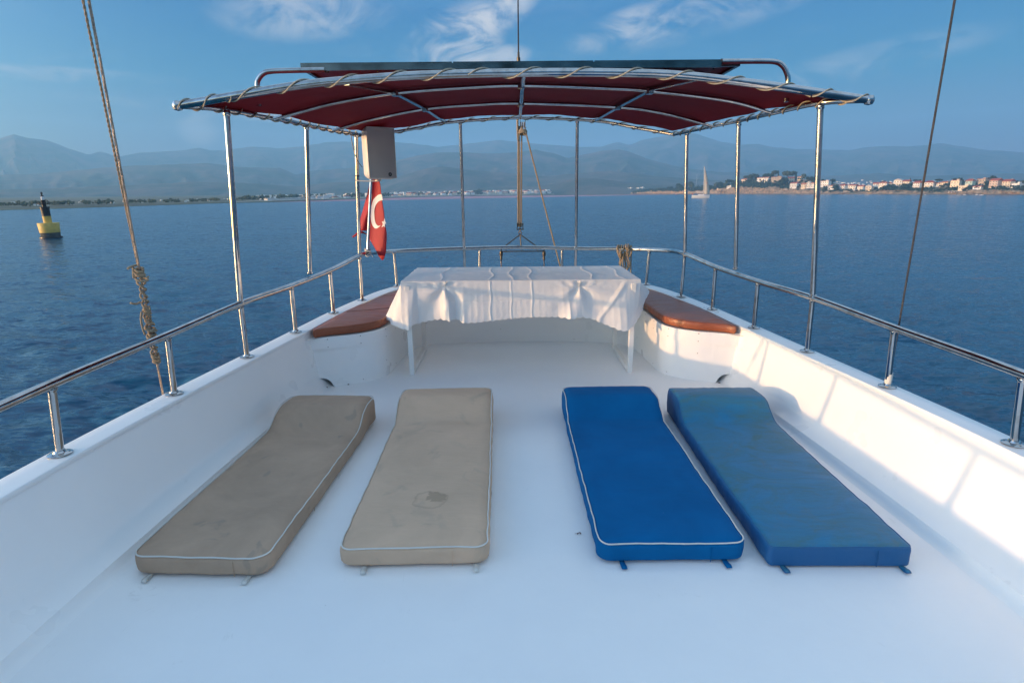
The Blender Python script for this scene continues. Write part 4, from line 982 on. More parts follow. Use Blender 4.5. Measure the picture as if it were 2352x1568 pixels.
# solar panel on the canopy -----------------------------------------------
sp_t = thing('solar_panel', 'thin solar panel on bent steel tubes above the canopy', 'solar panel', (0, 4.3, 2.3))
za, zb = at_y(746, 161.5, 3.88), at_y(1656, 142, 3.88)
MB().box((za+zb)/2, ((zb-za).length, .02, .036)).build('front_bar', 'dark_steel', sp_t, False)
for (x0, x1, w0) in ((692, 1040, 0), (1041, 1364, 1), (1365, 1702, 2)):
    a, b = at_y(x0, 170-(x0-692)*.0235, 3.93), at_y(x1-1.5, 170-(x1-692)*.0235, 3.93)
    pz = at_y(1191, 156.5, 3.93).z
    cx, wx = (a.x+b.x)/2, (b.x-a.x)
    pn = MB().box((cx, 4.42, pz+.028), (wx-.03, .98, .006)).build('cell_sheet', 'solar_cells', sp_t, False)
    MB().box((cx, 4.42, pz+.020), (wx-.04, .97, .004)).build('back_sheet', 'solar_back', sp_t, False)
    fr = MB()
    for (c, s_) in (((cx, 3.94, pz+.02), (wx, .022, .040)), ((cx, 4.90, pz+.02), (wx, .022, .040)), ((a.x+.011, 4.42, pz+.02), (.022, .938, .040)), ((b.x-.011, 4.42, pz+.02), (.022, .938, .040)), ((cx, 4.42, pz+.006), (wx-.05, .03, .012))): fr.box(c, s_)
    fr.build('panel_frame', 'dark_steel', sp_t, False)
    bo = MB()
    for i in range(3): bo.lathe([(.006, 0), (.006, .012), (.002, .014)], (cx+(i-1)*wx*.33, 3.96, pz-.013), 8)
    bo.build('bolts', 'weathered_bronze', sp_t)
for pts in (((591, 206, 3.9), (591, 196, 3.9), (594, 182, 3.9), (604, 170, 3.9), (620, 164.5, 3.9), (660, 162.5, 3.9), (746, 161.0, 3.9)), ((1810, 196, 3.9), (1810, 186, 3.9), (1806, 166, 3.9), (1797, 151, 3.9), (1780, 142.5, 3.9), (1740, 141, 3.9), (1658, 141.8, 3.9))):
    P = [at_y(*q) for q in pts]; P[0].z -= .10
    MB().tube(spline(P, 6), .0165, 12).build('support_tube', 'polished_steel', sp_t)
    MB().lathe([(.0175, 0), (.0178, .006), (.012, .0065), (.012, -.01)], P[-1], 12, Vector((1 if P[-1].x < 0 else -1, 0, 0))).build('tube_end', 'dark_fitting', sp_t)
# radio whip
b = at_y(1191, 148, 5.1); t = thing('radio_antenna', 'thin dark radio whip rising above the solar panel', 'antenna', (b.x, 5.1, 2.23))
MB().tube([(b.x, 5.1, 2.24), (b.x, 5.1, b.z+.03)], .013, 10).build('mounting_pole', 'polished_steel', t)
MB().lathe([(.013, 0), (.015, .02), (.015, .055), (.010, .06), (.009, .095), (.005, .10)], (b.x, 5.1, b.z-.005), 12).build('ferrule', 'weathered_bronze', t)
MB().tube([(b.x, 5.1, b.z+.09), (b.x-.002, 5.1, b.z+.6), (b.x-.012, 5.1, b.z+1.5)], [.0062, .0052, .004], 8).build('whip', 'dark_fitting', t)

# loudspeaker -----------------------------------------------------------
sc_ = at_y(866, 354, 5.32); t = thing('loudspeaker', 'white box loudspeaker hanging from the left stern corner of the canopy', 'loudspeaker', (sc_.x, 5.30, sc_.z), None, R_(33))
def rbox(hx, hy, hz, rx, ry, rz, nx, ny, nz, warp=None):
    """box of half sizes with rounded corners; warp maps each point"""
    mb = MB()
    def pt(a, b, c):
        q = Vector((a*hx, b*hy, c*hz)); i = Vector((max(-hx+rx, min(hx-rx, q.x)), max(-hy+ry, min(hy-ry, q.y)), max(-hz+rz, min(hz-rz, q.z))))
        d_ = Vector(((q.x-i.x)/rx, (q.y-i.y)/ry, (q.z-i.z)/rz))
        if d_.length > 1e-9: d_ = d_.normalized()*max(abs(d_.x), abs(d_.y), abs(d_.z)); q = i+Vector((d_.x*rx, d_.y*ry, d_.z*rz))
        return tuple(warp(q)) if warp else tuple(q)
    def axis(n, h, r):
        e = [-1+r/h*k for k in (0, .25, .5, .75)]; m_ = [lerp(-1+r/h, 1-r/h, i/n) for i in range(n+1)]; return e+m_+[-q for q in e[::-1]]
    A, B, C_ = axis(nx, hx, rx), axis(ny, hy, ry), axis(nz, hz, rz); idx = {}; V = []; F = []
    def vid(a, b, c):
        key = (round(a, 6), round(b, 6), round(c, 6))
        if key not in idx: idx[key] = len(V); V.append(pt(a, b, c))
        return idx[key]
    for c, fl in ((1, 0), (-1, 1)):
        for a0, a1 in zip(A, A[1:]):
            for b0, b1 in zip(B, B[1:]): f = (vid(a0, b0, c), vid(a1, b0, c), vid(a1, b1, c), vid(a0, b1, c)); F.append(f[::-1] if fl else f)
    for b, fl in ((-1, 0), (1, 1)):
        for a0, a1 in zip(A, A[1:]):
            for c0, c1 in zip(C_, C_[1:]): f = (vid(a0, b, c0), vid(a1, b, c0), vid(a1, b, c1), vid(a0, b, c1)); F.append(f[::-1] if fl else f)
    for a, fl in ((1, 0), (-1, 1)):
        for b0, b1 in zip(B, B[1:]):
            for c0, c1 in zip(C_, C_[1:]): f = (vid(a, b0, c0), vid(a, b1, c0), vid(a, b1, c1), vid(a, b0, c1)); F.append(f[::-1] if fl else f)
    return mb.add(V, F)
def spk(q):                                          # tapered to a narrower back
    k = (q.y+.125)/.25; return Vector((q.x*(1-.34*max(0, k)**1.5), q.y, q.z*(1-.16*max(0, k)**2)))
rbox(.135, .125, .222, .045, .06, .04, 6, 6, 8, spk).build('cabinet', 'speaker_white', t, True, True)
MB().grid([[(x*.121, -.127-.012*(1-(x)**2), z*.205) for x in np.linspace(-1, 1, 12)] for z in np.linspace(-1, 1, 12)]).build('grille', 'speaker_mesh', t, True, True)
mb = MB(); fr = [(x*.124, -.128-.006*(1-x*x), z*.209) for x, z in [(i/6-1, -1) for i in range(13)]+[(1, i/6-1) for i in range(13)]+[(1-i/6, 1) for i in range(13)]+[(-1, 1-i/6) for i in range(13)]]
mb.tube(resample(fr, .012), .0035, 6).build('grille_rim', 'speaker_white', t, True, True)
bd = MB().lathe([(.001, 0), (.017, 0), (.016, .003), (.001, .004)], (.062, -.136, -.178), 18, Vector((0, -1, 0))).build('badge', 'dark_fitting', t, True, True)
MB().box((.059, -.1408, -.178), (.007, .0006, .005)).box((.0665, -.1408, -.1775), (.005, .0006, .004)).build('badge_print', 'speaker_white', bd, False, True)
MB().lathe([(.028, -.012), (.028, 0), (.02, .002)], (0, 0, -.222), 14).build('bottom_knob', 'speaker_white', t, True, True)
br = MB(); br.tube([(0, 0, -.232), (-.10, .05, -.232), (-.17, .10, -.228)], .006, 6); br.tube([(0, 0, .225), (-.05, .03, .245), (-.12, .08, .262)], .010, 8); br.lathe([(.026, 0), (.026, .02)], (0, 0, .218), 12)
br.build('bracket', 'speaker_white', t, True, True)
# cable and ties on the post beside it
t = thing('speaker_cable', 'thin dark cable looping down the speaker post', 'cable', tuple(at_y(815, 330, 5.35)))
MB().tube(spline([at_y(*q) for q in ((806, 306, 5.35), (807, 318, 5.35), (812, 342, 5.35), (818, 362, 5.33), (824, 374, 5.33), (832, 384, 5.33))], 6), .0035, 6).build('cable', 'dark_fitting', t)
for y in (316, 404): MB().lathe([(.0195, -.003), (.0205, 0), (.0195, .003)], at_y(818.5+(y-306)*.028, y, 5.37), 12).build('cable_tie', 'dark_fitting', t)

# flag on its staff -------------------------------------------------------
FY = 5.72
fl_t = thing('flag', 'red Turkish flag with white crescent and star drooping beside its staff', 'flag', tuple(at_y(862, 430, FY)))
def flagdepth(x, y): return FY+.05*math.sin((x-800)*.075+y*.008)+.02*math.sin(y*.03)
def fpt(x, y, o=0.0): return tuple(at_y(x, y, flagdepth(x, y)+o))
def edge(pts, y): ys = [p[1] for p in pts]; return interp(y, ys, [p[0] for p in pts])
Lr = [(857, 410), (851, 430), (849, 470), (846, 520), (847, 545), (852, 553), (862, 571), (869, 588), (877, 596.5)]
Rr = [(870.5, 410), (873, 425), (876.5, 447), (880, 476), (885, 510), (887.8, 535), (888, 560), (887.5, 576), (884, 588), (879.5, 597.5)]
ys = np.linspace(410, 597, 44)
rows = [[fpt(lerp(edge(Lr, y), edge(Rr, y), u)+.6*math.sin(y*.11+u*5), y) for u in np.linspace(0, 1, 15)] for y in ys]
o = MB().grid(rows).build('flag_cloth', 'flag_red', fl_t); o.modifiers.new('thickness', 'SOLIDIFY').thickness = .002
L2 = [(852.5, 408), (843.5, 445), (835, 478), (826, 508), (825.5, 530), (821, 531), (809, 543.5)]
R3 = [(857, 408), (853, 450), (849, 500), (846, 540), (842, 541), (820, 542), (812, 545)]
ys = list(np.linspace(408, 530, 26))
rows = []
for y in ys: rows.append([tuple(at_y(lerp(edge(L2, y), edge(R3, y)+2, u), y, FY+.10+.03*math.sin(u*4+y*.03))) for u in np.linspace(0, 1, 9)])
mb = MB().grid(rows)
mb.grid([[tuple(at_y(x, y, FY+.10)) for x, y in r] for r in (((825.5, 530), (832, 531), (840, 536), (848, 541)), ((822, 531.5), (825, 535), (829, 535), (833, 534.5)), ((816, 537), (819, 539), (821, 539.5), (823, 539)), ((808.5, 543.5), (810, 545), (811, 545.5), (813, 545)))])
o = mb.build('flag_fold', 'flag_red', fl_t); o.modifiers.new('thickness', 'SOLIDIFY').thickness = .002
# crescent: outer and inner outline, on the cloth
OutC = [(876.3, 446.5), (870, 447), (862, 453), (856.5, 462), (851.5, 485), (851.2, 500), (853.5, 513), (858, 521), (864, 525.2), (871, 521.5), (874.5, 517)]
InC = [(879, 460), (873, 461.2), (867, 466), (861.5, 477), (859.3, 490), (860, 503), (862.5, 512), (866, 517), (869, 518.8), (872, 518.2), (874.7, 516.8)]
def dens_(p, n=6): return [(q.x, q.y) for q in spline([(a, b_, 0) for a, b_ in p], n)]
oc_, ic_ = dens_(OutC), dens_(InC)
rows = [[fpt(lerp(a[0], b_[0], u)+.6*math.sin(lerp(a[1], b_[1], u)*.11+3), lerp(a[1], b_[1], u), -.008) for u in (0, .25, .5, .75, 1)] for a, b_ in zip(oc_, ic_)]
MB().grid(rows).build('crescent', 'flag_white', fl_t)
star = [(883.4, 500), (884.6, 508), (887, 512), (884.2, 516), (884.8, 523), (881.8, 519.5), (876, 522.5), (879.3, 515), (877, 508.5), (881, 509.5)]
cst = fpt(882.2, 513.5, -.008)
MB().add([cst]+[fpt(x, y, -.008) for x, y in star], [(0, i+1, (i+1) % 10+1) for i in range(10)]).build('star', 'flag_white', fl_t)
MB().tube([at_y(844.5, 577, 5.60), at_y(852.5, 412, 5.66), at_y(856, 340, 5.70)], .0135, 12).build('flagstaff', 'polished_steel', fl_t)
lash = at_y(845, 580, 5.60); lt = thing('staff_lashing', 'white cord lashing the flagstaff to the rail corner', 'lashing', tuple(lash))
mb = MB()
for k in range(6):
    a = k*1.1; mb.tube([(lash.x+.027*math.cos(q)*(1 if k % 2 else .8), lash.y+.027*math.sin(q), lash.z-.02+.009*k+.016*math.sin(q+a)) for q in np.linspace(0, 6.28, 18)[:-1]], .005, 6, closed=True)
mb.tube(spline([lash+Vector(q) for q in ((.02, -.03, .0), (.04, -.035, -.015), (.052, -.03, -.04))], 5), .004, 6)
mb.build('cord', 'piping_white', lt)

# U-shaped bench round the stern ------------------------------------------
half_b = [(-1.735, 4.41), (-1.668, 4.437), (-1.62, 4.452), (-1.54, 4.478), (-1.436, 4.516), (-1.314, 4.592), (-1.225, 4.695), (-1.188, 4.83), (-1.172, 5.07), (-1.15, 5.40), (-1.10, 5.60), (-.99, 5.735), (-.75, 5.80), (-.3, 5.85), (0, 5.86)]
bp = half_b+[(-x, y) for x, y in half_b[-2::-1]]
bpath = resample(spline([(x, y, 0) for x, y in bp], 8), .01); nb_ = len(bpath)
def lean(p, s_, z): return math.copysign(.05*max(0, z)/.43*min(1, max(0, 1-s_/.12)), p.x)
bench = thing('stern_bench', 'white U-shaped bench with screwed curved front panels round the stern', 'bench', (0, 5.4, 0))
def bz(Y): return .426+.045*max(0, Y-4.45)/1.5
rows = []
for k in range(9):
    row = []
    for i, p in enumerate(bpath):
        s_ = min(i, nb_-1-i)*.01-.072; z0 = math.sqrt(max(0, .08**2-max(0, s_)**2)) if s_ < .08 else 0.0
        z = lerp(z0, bz(p.y)-.004, k/8); row.append((p.x+lean(p, s_, z), p.y, z))
    rows.append(row)
fix_normals(MB().grid(rows).build('front_panel', 'white_paint', bench))
bo = offset(bpath, -.012)
rows = [[(p.x+lean(p, min(i, nb_-1-i)*.01, bz(p.y)-dz), p.y, bz(p.y)-dz) for i, p in enumerate(bo if f else bpath)] for dz, f in ((0.0, 0), (0.0, 1), (.0995, 1), (.1, 0))]
fix_normals(MB().grid(rows).build('trim_band', 'white_paint', bench))
rows = []
for v in np.linspace(0, 1, 5):
    row = []
    for i, p in enumerate(bpath):
        q = min(ci, key=lambda c_: (c_.x-p.x*1.28)**2+(c_.y-(p.y+.62*max(0, (p.y-4.5)/1.3)))**2); row.append((lerp(p.x+lean(p, min(i, nb_-1-i)*.01, .43), q.x*.995, v), lerp(p.y, q.y, v), bz(p.y)-.003))
    rows.append(row)
fix_normals(MB().grid(rows).build('bench_top', 'white_paint', bench))
mb = MB()
for i in range(14, nb_-14, 26):
    t_ = (bo[i+1]-bo[i-1]).normalized(); nrm = Vector((t_.y, -t_.x, 0))
    if nrm.y > 0 and abs(bo[i].x) < .9: nrm = -nrm
    for dz in (.018, .082): mb.lathe([(.0038, 0), (.0038, .0014)], Vector((bo[i].x, bo[i].y, bz(bo[i].y)-dz))+nrm*.0003, 6, nrm)
    if random.random() < .7: mb.lathe([(.0034, 0), (.0034, .0014)], Vector((bpath[i].x, bpath[i].y, random.choice((.03, .14, .24))))+nrm*.0003, 6, nrm)
tag(mb.build('screw_heads', 'rust', bench), kind='stuff')
for sd, x, y in ((-1, 800, 883), (-1, 751, 890), (1, 1652, 879)):
    p = at_z(x, y, .003); MB().tube([p+Vector((-.006, 0, 0)), p+Vector((0, .002, .003)), p+Vector((.008, .001, 0))], [.003, .005, .002], 6).build('rust_flake', 'rust', bench)

def slab(name, outline, ztop, thick, r, mat, parent, n_in=14, lump=.004, seed=0):
    P = resample(spline([(x, y, 0) for x, y in outline], 6, True)+[Vector((*outline[0], 0))], .02)[:-1]; n = len(P); rows = []
    A = sum((P[i].x*P[(i+1) % n].y-P[(i+1) % n].x*P[i].y) for i in range(n)); sgn = 1 if A > 0 else -1
    nr = []
    for i in range(n): t_ = (P[(i+1) % n]-P[i-1]).normalized(); nr.append(Vector((t_.y, -t_.x, 0))*sgn)
    cx = sum((p for p in P), Vector())/n
    for (o_, dz) in ((-.012, -thick), (0.0, -thick+.008), (.004, -thick*.5), (.001, -r), (-r*.3, -r*.3), (-r, 0)):
        rows.append([(p.x+q.x*o_, p.y+q.y*o_, ztop(p.y)+dz) for p, q in zip(P, nr)])
    inner = [p-q*r for p, q in zip(P, nr)]
    for k in range(1, n_in+1):
        t_ = k/n_in; row = []
        for p in inner:
            q = lerp(p, cx, t_*.985); row.append((q.x, q.y, ztop(q.y)+.008*min(1, t_*4)+lump*noise.noise(Vector((q.x*5, q.y*9, seed)))*min(1, t_*5)))
        rows.append(row)
    mb = MB().grid(rows, True); mb.f.append(tuple(range((len(rows)-1)*n, len(rows)*n)))
    o = fix_normals(mb.build(name, mat, parent)); return o, [(p.x+q.x*.001, p.y+q.y*.001, ztop(p.y)-r*.5) for p, q in zip(P, nr)]
def ct(Y): return .497+.055*max(0, Y-4.45)/1.55
oL = [(-1.700, 4.430), (-1.625, 4.455), (-1.55, 4.492), (-1.43, 4.535), (-1.315, 4.607), (-1.232, 4.71), (-1.195, 4.84), (-1.178, 5.10), (-1.155, 5.42), (-1.16, 5.70), (-1.22, 5.9), (-1.34, 5.96), (-1.46, 5.88), (-1.52, 5.62), (-1.575, 5.35), (-1.635, 4.95)]
for sd, nm, lb in ((-1, 'L', 'brown leatherette bench cushion on the left, paler and seamed'), (1, 'R', 'brown leatherette bench cushion on the right with sunlit orange front edge')):
    t = thing('bench_cushion', lb, 'cushion', (1.4*sd, 5.1, .435), 'brown bench cushions at the stern')
    o, ed = slab('cover', [(-x*sd, y) for x, y in oL], ct, .068, .010, 'brown_leatherette', t, seed=sd*3)
    if sd < 0:
        for (xa, ya, xb, yb_) in ((-1.60, 4.98, -1.19, 5.12), (-1.50, 5.62, -1.17, 5.70)):
            MB().tube([(lerp(xa, xb, k), lerp(ya, yb_, k)+.006*math.sin(k*9), ct(lerp(ya, yb_, k))+.0085+.004*noise.noise(Vector((lerp(xa, xb, k)*5, lerp(ya, yb_, k)*9, -3)))) for k in np.linspace(0.04, .96, 24)], .0022, 5).build('seam', 'dark_leather', t)
    MB().tube(resample([Vector(p) for p in ed], .03), .0028, 5, closed=True).build('piping', 'brown_leatherette', t)

# table and its cloth ------------------------------------------------------
TZ = .822; TX0, TX1, TY0, TY1 = -1.035, .985, 4.775, 5.66
tb = thing('table', 'long white table with square steel sled legs under the cloth', 'table', (0, 5.2, 0))
MB().box(((TX0+TX1)/2, (TY0+TY1)/2, TZ-.018), (TX1-TX0-.02, TY1-TY0-.02, .03)).build('tabletop', 'hull_white', tb, False)
for sd, x in ((-1, -.985), (1, .933)):
    yf, yb_ = 4.735, 5.53
    for yy in (yf, yb_): bevel(MB().box((x, yy+(.03 if yy < 5 else 0), .395), (.042, .042, .79)).build('leg', 'hull_white', tb, False), .003)
    bevel(MB().box((x, (yf+.03+yb_)/2, .0235), (.040, yb_-yf-.073, .040)).build('floor_bar', 'hull_white', tb, False), .003)
clo = thing('tablecloth', 'white satin tablecloth with scalloped hem draped over the stern table', 'tablecloth', (0, 5.2, TZ))
HEM = [(0.0, (-1.13, 5.72, .56)), (.35, (-1.17, 5.4, .53)), (.7, (-1.20, 5.0, .50)), (.88, tuple(at_y(888, 733, 4.82))), (.96, tuple(at_y(905, 747, 4.72))), (1.0, tuple(at_y(924, 757, 4.665))), (1.025, tuple(at_y(938, 758, 4.655))), (1.05, tuple(at_y(946, 748, 4.675)))]
for (x, y, Y) in ((962, 742, 4.735), (990, 736, 4.73), (1013, 732, 4.73), (1033, 737, 4.66), (1048, 731.5, 4.725), (1065, 742, 4.665), (1092, 741, 4.68), (1125, 737, 4.70), (1171, 731.5, 4.715), (1229, 727.5, 4.715), (1283, 728, 4.71), (1311, 732.5, 4.66), (1337, 727, 4.715), (1361, 732, 4.71), (1395, 747, 4.69), (1428, 760, 4.655), (1443, 760, 4.66)):
    p = at_y(x, y, Y); HEM.append((1+(p.x-TX0)/(TX1-TX0)*.985, tuple(p)))
HEM += [(2.0, tuple(at_y(1456, 744, 4.73))), (2.05, tuple(at_y(1466, 728, 4.80))), (2.12, tuple(at_y(1478, 710, 4.9))), (2.2, tuple(at_y(1486, 688, 5.0))), (2.32, tuple(at_y(1488.5, 668, 5.12))), (2.5, (1.125, 5.3, .66)), (3.0, (1.06, 5.73, .58)), (3.3, (.5, 5.72, .52)), (3.7, (-.5, 5.72, .52)), (4.0, (-1.13, 5.72, .56))]
HEM.sort(key=lambda q: q[0]); hs = [q[0] for q in HEM]; hx, hy, hzz = ([q[1][i] for q in HEM] for i in range(3))
def edge_pt(s_):
    rr = .02
    if s_ <= 1: return Vector((TX0, lerp(TY1, TY0, s_), TZ))
    if s_ <= 2: return Vector((lerp(TX0, TX1, s_-1), TY0, TZ))
    if s_ <= 3: return Vector((TX1, lerp(TY0, TY1, s_-2), TZ))
    return Vector((lerp(TX1, TX0, s_-3), TY1, TZ))
def outn(s_):
    k = s_ % 4; a = [Vector((-1, 0, 0)), Vector((0, -1, 0)), Vector((1, 0, 0)), Vector((0, 1, 0))]
    i = int(k) % 4; fr_ = k-int(k); n_ = a[i].copy()
    if fr_ > .95: n_ = lerp(a[i], a[(i+1) % 4], (fr_-.95)/.1)
    if fr_ < .05: n_ = lerp(a[i], a[i-1], (.05-fr_)/.1)
    return n_.normalized()
clipx = [at_y(1020, 650, 4.75).x, at_y(1331, 650, 4.75).x]
crx = [at_y(x, 690, 4.74).x for x in (1127, 1174.6, 1222)]; ctz = at_y(1174, 688, 4.74).z
def topbump(x, y):
    z = .0030*noise.noise(Vector((x*6, y*15, 2)))+.0018*noise.noise(Vector((x*18, y*30, 5)))
    for j, c in enumerate(crx+[at_y(1300, 630, 5.2).x+.2, -.72, .86]):
        xx = c+.02*math.sin(y*9+j*2); z += .0045*math.exp(-((x-xx)/.008)**2)
    for c in (5.05, 5.33, 5.55): z += .0025*math.exp(-((y-c-.01*math.sin(x*3))/.007)**2)
    return z
ss = np.concatenate([np.linspace(0, 1, 90)[:-1], np.linspace(1, 2, 420)[:-1], np.linspace(2, 3, 90)[:-1], np.linspace(3, 4, 60)])
rows = []; NT_ = 46
for k in range(NT_+1):
    t_ = k/NT_; row = []
    for s_ in ss:
        e_ = edge_pt(s_); Hm = Vector((float(np.interp(s_, hs, hx)), float(np.interp(s_, hs, hy)), float(np.interp(s_, hs, hzz))))
        L_e = {0: .92, 1: 2.02, 2: .92, 3: 2.02}[min(3, int(s_))]; ph = s_*L_e/.052
        Hm.z += .006-.011*abs(math.sin(math.pi*ph))
        n_ = outn(s_); rr = .010
        # rounded shoulder over the table edge
        a = min(1.0, t_/.06)*math.pi/2; p0 = e_+n_*(rr*math.sin(a))+Vector((0, 0, -rr*(1-math.cos(a))+.004))
        tt = max(0, (t_-.06)/.94); p = Vector(p0) if tt == 0 else lerp(p0, Hm, tt)
        dz = TZ-p.z; d_ = 0.0
        if 1 <= s_ <= 2:
            x = p.x
            for c in clipx:
                dx = x-c; zc = TZ-.045
                if p.z < zc: ang = math.atan2(dx, zc-p.z+.015); w = math.exp(-(dx/.34)**2)*min(1, (zc-p.z)/.05); d_ += .017*w*math.sin(ang*5.2+1.2)*math.exp(-max(0, zc-p.z-.2)*3)
                else: d_ += .006*math.sin(dx*62+dz*40*math.copysign(1, dx))*math.exp(-(dx/.16)**2)*min(1, dz/.02)
                d_ -= .010*math.exp(-(dx/.03)**2)*math.exp(-((p.z-zc)/.03)**2)
            for c in crx: xx = c+.004*math.sin(p.z*30); d_ += .0042*math.exp(-((x-xx)/.007)**2)*min(1, dz/.01)
            d_ += .003*math.exp(-((p.z-ctz-.01*math.sin(x*4))/.004)**2)*(1 if -.75 < x < .55 else 0)
            d_ += .010*math.sin(math.pi*tt)+.006*noise.noise(Vector((x*3.2, p.z*5, 7)))
            xr = lerp(.86, .62, min(1, dz/.33)); d_ += .016*math.exp(-((x-xr-.02)/.022)**2)*min(1, dz/.06)*(1-.4*tt)
        else:
            d_ += .012*math.sin(s_*22+dz*3)*min(1, dz/.1)+.006*noise.noise(Vector((s_*9, p.z*5, 1)))
        if 0.72 < s_ < 1.05: d_ += .014*math.sin((s_-.72)*60)*tt*(1 if s_ < 1 else (1.05-s_)/.05)
        d_ += .0010*noise.noise(Vector((p.x*30, p.z*22, p.y*30)))
        row.append(tuple(p+n_*d_))
    rows.append(row)
mb = MB().grid(rows)
GX, GY = 260, 60
rows = [[(lerp(TX0, TX1, i/GX), lerp(TY0, TY1, j/GY), TZ+.004+topbump(lerp(TX0, TX1, i/GX), lerp(TY0, TY1, j/GY))*min(1, min(i, GX-i)/6, min(j, GY-j)/3)) for i in range(GX+1)] for j in range(GY+1)]
mb.grid(rows)
mb.build('cloth', 'white_satin_cloth', clo)
for x, y in ((1022.5, 651), (1331, 653)):
    c = at_y(x, y, 4.752); MB().box(c, (.010, .012, .042), Matrix.Rotation(R_(16), 3, 'Y')).build('cloth_clip', 'piping_white', clo, False)

# sun mattresses -----------------------------------------------------------
def mattress(loc, rz, w, L, mat, pipe, label, group, strapm, rr=.045, re=.018, seed=1, strap_x=(-.42, .38)):
    t = thing('sun_mattress', label, 'mattress', (loc[0], loc[1], .004), group, R_(rz)); hw = w/2
    def top(y):
        k = min(1, max(0, (y-(L-.45))/.24)); k = k*k*(3-2*k)
        return .098+.105*k-.012*max(0, (y-(L-.2))/.2)**2
    def warp(q):
        y = q.y+L/2; f = (q.z+.05)/.10; tp = top(y)
        e = max(abs(q.x)/hw, 0); puff = .008*(1-e**4)*(1-abs(y/L*2-1)**8)
        z = f*tp+(puff if f > .5 else 0)+.0035*noise.noise(Vector((q.x*4, y*5, seed)))*f
        bulge = .006*math.sin(math.pi*f)
        ex = hw-abs(q.x); ey = min(y, L-y)
        if f > .6: z += .0013*math.exp(-ey/.035)*math.sin(q.x*75+4*noise.noise(Vector((q.x*9, seed, 0))))*min(1, ey/.012)+.0009*math.exp(-max(0, ex)/.03)*math.sin(y*60+4*noise.noise(Vector((y*7, seed, 3))))*min(1, max(0, ex)/.012)
        x = q.x+math.copysign(bulge*min(1, e**3), q.x)+.006*noise.noise(Vector((0, y*2.3, seed+4)))
        x += .004*noise.noise(Vector((y*14, f*3, seed)))*e**6
        back = .035*(1-(2*f-1)**2)*max(0, (y-(L-.06))/.06)
        return Vector((x, y-(.05*f**2 if y > L-.02 else 0)*0+back*.3+.004*noise.noise(Vector((q.x*9, f*3, seed+8)))*(1 if y < .03 or y > L-.03 else 0), max(0.002, z)))
    mb = rbox(hw, L/2, .05, rr, rr, re, 60, 110, 5, warp); mb.build('cover', mat, t, True, True)
    # piping round the top edge
    P = []
    def add(a, b, n):
        for i in range(n): P.append(lerp(Vector(a), Vector(b), i/n))
    c_ = rr*.98; ins = .004
    def arc(cx, cy, a0):
        for i in range(7): a = R_(a0+i*15); P.append(Vector((cx+(c_-ins)*math.cos(a), cy+(c_-ins)*math.sin(a), 0)))
    add((-hw+c_, ins-L/2, 0), (hw-c_, ins-L/2, 0), 30); arc(hw-c_, -L/2+c_, -90); add((hw-ins, -L/2+c_, 0), (hw-ins, L/2-c_, 0), 70); arc(hw-c_, L/2-c_, 0)
    add((hw-c_, L/2-ins, 0), (-hw+c_, L/2-ins, 0), 30); arc(-hw+c_, L/2-c_, 90); add((-hw+ins, L/2-c_, 0), (-hw+ins, -L/2+c_, 0), 70); arc(-hw+c_, -L/2+c_, 180)
    pts = []
    for p in P: q = warp(Vector((p.x, p.y, .05-re*.35))); pts.append(q+Vector((0, 0, .0005)))
    MB().tube(pts, pipe[1], 6, closed=True).build('piping', pipe[0], t, True, True)
    # vertical joining seams of the border
    for (x, y) in ((hw*.52, 0.0), (hw, L*.3)):
        mb = MB()
        q0, q1 = (warp(Vector((x, y-L/2, -.045))), warp(Vector((x, y-L/2, .03)))); o_ = Vector((0, -.001, 0)) if y == 0 else Vector((.001, 0, 0))
        mb.tube([q0+o_, (q0+q1)/2+o_*5, q1+o_], .0016, 5)
        mb.build('border_seam', mat, t, True, True)
    for fx in strap_x:
        x = fx*w; pts = [(x, .02, .006), (x, -.012, .008), (x+.002, -.034, .012), (x+.003, -.046, .005), (x+.002, -.030, .001), (x, .0, .001)]
        pp = spline(pts, 4); rows = [[p+Vector((-.011, 0, 0)) for p in pp], [p+Vector((.011, .001, 0)) for p in pp]]
        o = MB().grid(rows).build('strap_loop', strapm, t, True, True); o.modifiers.new('t', 'SOLIDIFY').thickness = .0022
    return t
G1 = 'sun mattresses laid out on the deck'
mattress((-1.430, 2.045), -2.6, .585, 1.70, 'beige_canvas', ('piping_white', .0034), 'dirty beige mattress nearest the left bulwark', G1, 'piping_white', .07, .02, 1, (-.36, .36))
